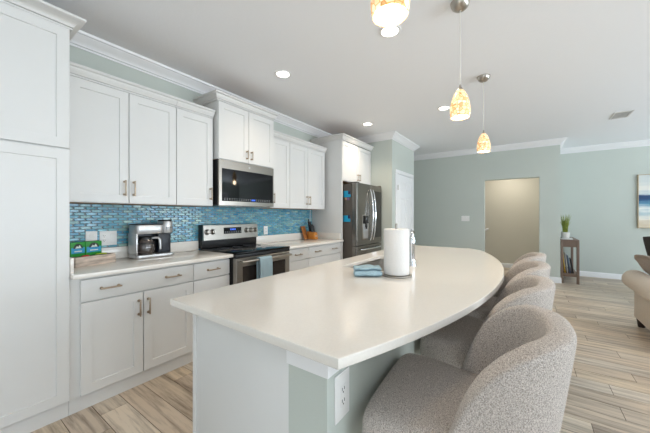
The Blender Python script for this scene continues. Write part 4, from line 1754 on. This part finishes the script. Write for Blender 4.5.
# painting
t = thing('painting', 'abstract blue and white seascape painting on the living room wall', 'painting', (XL, -2.45, 1.05))
m = MB()
m.box(XL - 0.030, XL - 0.0006, -3.13, -1.785, 1.055, 2.075)
m.build('canvas', 'sea', t)
m = MB()
for a, b, c_, d_ in ((-3.142, -1.773, 2.075, 2.087), (-3.142, -1.773, 1.043, 1.055), (-3.142, -3.13, 1.055, 2.075), (-1.785, -1.773, 1.055, 2.075)):
    m.box(XL - 0.040, XL - 0.0006, a, b, c_, d_)
m.build('frame', 'frame_gold', t)

# handrail in the passage
t = thing('stair_handrail', 'white stair handrail on the passage wall', 'handrail', (8.40, 0.9, 0.9))
m = MB()
m.tube([(8.335, 0.80, 0.955), (8.335, 0.84, 0.935), (8.335, 2.2, 0.20)], 0.021, 12)
m.build('rail', 'trim', t)
m = MB()
for yy, zz in ((0.92, 0.892), (1.9, 0.362)):
    m.cyl((8.3985, yy, zz - 0.03), (8.39, yy, zz - 0.03), 0.03)
    m.tube([(8.39, yy, zz - 0.03), (8.35, yy, zz - 0.04), (8.335, yy, zz - 0.015)], 0.008, 8)
m.build('bracket', 'nickel', t)


# sofa
def cushion(mb, x0, x1, y0, y1, z0, z1, puff=0.03, r=0.05):
    t = bmesh.new()
    bmesh.ops.create_cube(t, size=1)
    bmesh.ops.subdivide_edges(t, edges=list(t.edges), cuts=5, use_grid_fill=True)
    for v in t.verts:
        u = v.co * 2
        k = [1 - abs(q) ** 4 for q in u]
        px_ = u.x + math.copysign(puff * k[1] * k[2] * 2 / (x1 - x0), u.x) * abs(u.x)
        py_ = u.y + math.copysign(puff * k[0] * k[2] * 2 / (y1 - y0), u.y) * abs(u.y)
        pz_ = u.z + math.copysign(puff * k[0] * k[1] * 2 / (z1 - z0), u.z) * abs(u.z)
        v.co = Vector(((x0 + x1) / 2 + px_ * (x1 - x0) / 2, (y0 + y1) / 2 + py_ * (y1 - y0) / 2, (z0 + z1) / 2 + pz_ * (z1 - z0) / 2))
    bmesh.ops.bevel(t, geom=[e for e in t.edges if e.calc_face_angle(0) > 0.6], offset=r, segments=3, profile=0.5, affect='EDGES')
    mb._merge(t)


SFX0, SFX1, SFY = 3.90, 4.86, -1.03      # arm outer face at SFY, front at SFX1
t = thing('sofa', 'beige fabric rolled-arm sofa at the right edge', 'sofa', (4.33, -2.0, 0))
m = MB()
m.box(SFX0, SFX1 - 0.03, SFY - 2.02, SFY - 0.02, 0.10, 0.33, 0.01)
m.build('base', 'sofa', t)


def arm_outline(y0, s):
    # (y,z): outer face at y0, roll bulging outward, s=+1 outer toward +y
    pts = [(y0, 0.10), (y0, 0.43)]
    cyy, czz, rr = y0 - s * 0.005, 0.540, 0.112
    for a in range(-55, 236, 15):
        pts.append((cyy + s * rr * math.cos(R(a)), czz + rr * math.sin(R(a))))
    pts += [(y0 - s * 0.16, 0.43), (y0 - s * 0.16, 0.10)]
    return pts


for y0, s in ((SFY, 1), (SFY - 2.04, -1)):
    m = MB()
    m.poly(arm_outline(y0, s), 'x', SFX0, SFX1, 0.012)
    ao = m.build('arm', 'sofa', t, angle=40)
    m = MB()
    m.tube([(SFX1 + 0.001, (y0 - s * 0.005) + s * 0.098 * math.cos(R(a)), 0.540 + 0.098 * math.sin(R(a))) for a in range(-50, 231, 14)], 0.006, 8)
    m.build('piping', 'sofa', ao)
m = MB()
cushion(m, SFX0 - 0.02, SFX0 + 0.24, SFY - 1.90, SFY - 0.14, 0.10, 0.80, 0.03)
m.build('back', 'sofa', t)
for k_ in (0, 1):
    m = MB()
    y1_ = SFY - 0.165 - k_ * 0.86
    cushion(m, SFX0 + 0.20, SFX1 + 0.02, y1_ - 0.845, y1_, 0.33, 0.47, 0.02, 0.03)
    m.build('seat_cushion', 'sofa', t)
    m = MB()
    cushion(m, SFX0 + 0.20, SFX0 + 0.40, y1_ - 0.84, y1_, 0.47, 0.84, 0.04, 0.04)
    m.build('back_cushion', 'sofa', t)
for xx in (SFX0 + 0.05, SFX1 - 0.05):
    for yy in (SFY - 0.05, SFY - 1.99):
        m = MB()
        m.cyl((xx, yy, 0.10), (xx, yy, 0.0), 0.042, 0.030, seg=16)
        m.build('foot', 'dark_wood', t)
# throw pillow leaning on the arm
m = MB()
cushion(m, -0.20, 0.20, -0.05, 0.05, -0.20, 0.20, 0.05, 0.02)
for v in m.bm.verts:
    q = max(0, 1 - (abs(v.co.x) / 0.23) ** 3) * max(0, 1 - (abs(v.co.z) / 0.23) ** 3)
    v.co.y *= 0.35 + 0.75 * q
o = m.build('throw_pillow', 'pillow', world=False, angle=180)
o.location = (4.60, -1.205, 0.695)
o.rotation_euler = (R(-50), R(4), R(10))
subdiv(o, 1)
tag(o, 'taupe throw pillow leaning over the near sofa arm', 'pillow')

# dining chair beyond the sofa
t = thing('dining_chair', 'dark brown upholstered dining chair behind the sofa at the right edge', 'chair', (6.45, -1.90, 0), R(205))
m = MB()
cushion(m, -0.23, 0.23, -0.22, 0.24, 0.42, 0.49, 0.012, 0.02)
m.build('seat', 'chair_dark', t, world=False)
m = MB()
tt = bmesh.new()
m2 = MB()
cushion(m2, -0.23, 0.23, -0.27, -0.21, 0.46, 0.96, 0.01, 0.02)
for v in m2.bm.verts:
    q = max(0, v.co.z - 0.46) / 0.5
    v.co.y -= 0.10 * q
    v.co.x *= 0.92 + 0.12 * q
m2.build('backrest', 'chair_dark', t, world=False)
for sx in (-1, 1):
    for sy in (-1, 1):
        m = MB()
        m.cyl((sx * 0.19, sy * 0.19, 0.42), (sx * 0.20, sy * 0.22, 0), 0.022, 0.014, seg=12)
        m.build('leg', 'dark_wood', t, world=False)

# vent louvres
vc = (5.84, -1.11)
ang = R(0)
vw, vl = 0.20, 0.34
m = MB()
for a, b, c_, d_ in ((-vl / 2, vl / 2, -vw / 2, -vw / 2 + 0.02), (-vl / 2, vl / 2, vw / 2 - 0.02, vw / 2), (-vl / 2, -vl / 2 + 0.02, -vw / 2 + 0.02, vw / 2 - 0.02), (vl / 2 - 0.02, vl / 2, -vw / 2 + 0.02, vw / 2 - 0.02)):
    m.box(vc[0] + a, vc[0] + b, vc[1] + c_, vc[1] + d_, CEIL - 0.009, CEIL - 0.0005, 0.002)
m.build('frame', 'vent', VENT)
m = MB()
m.box(vc[0] - vl / 2 + 0.02, vc[0] + vl / 2 - 0.02, vc[1] - vw / 2 + 0.02, vc[1] + vw / 2 - 0.02, CEIL - 0.002, CEIL - 0.0006)
m.build('backing', 'vent_dark', VENT)
for i in range(7):
    m = MB()
    xx = vc[0] - vl / 2 + 0.045 + i * 0.0415
    m.poly([(xx - 0.010, CEIL - 0.006), (xx + 0.010, CEIL - 0.006), (xx + 0.010, CEIL - 0.004), (xx - 0.010, CEIL - 0.004)], 'y', vc[1] - vw / 2 + 0.02, vc[1] + vw / 2 - 0.02)
    m.build('louvre', 'vent', VENT)
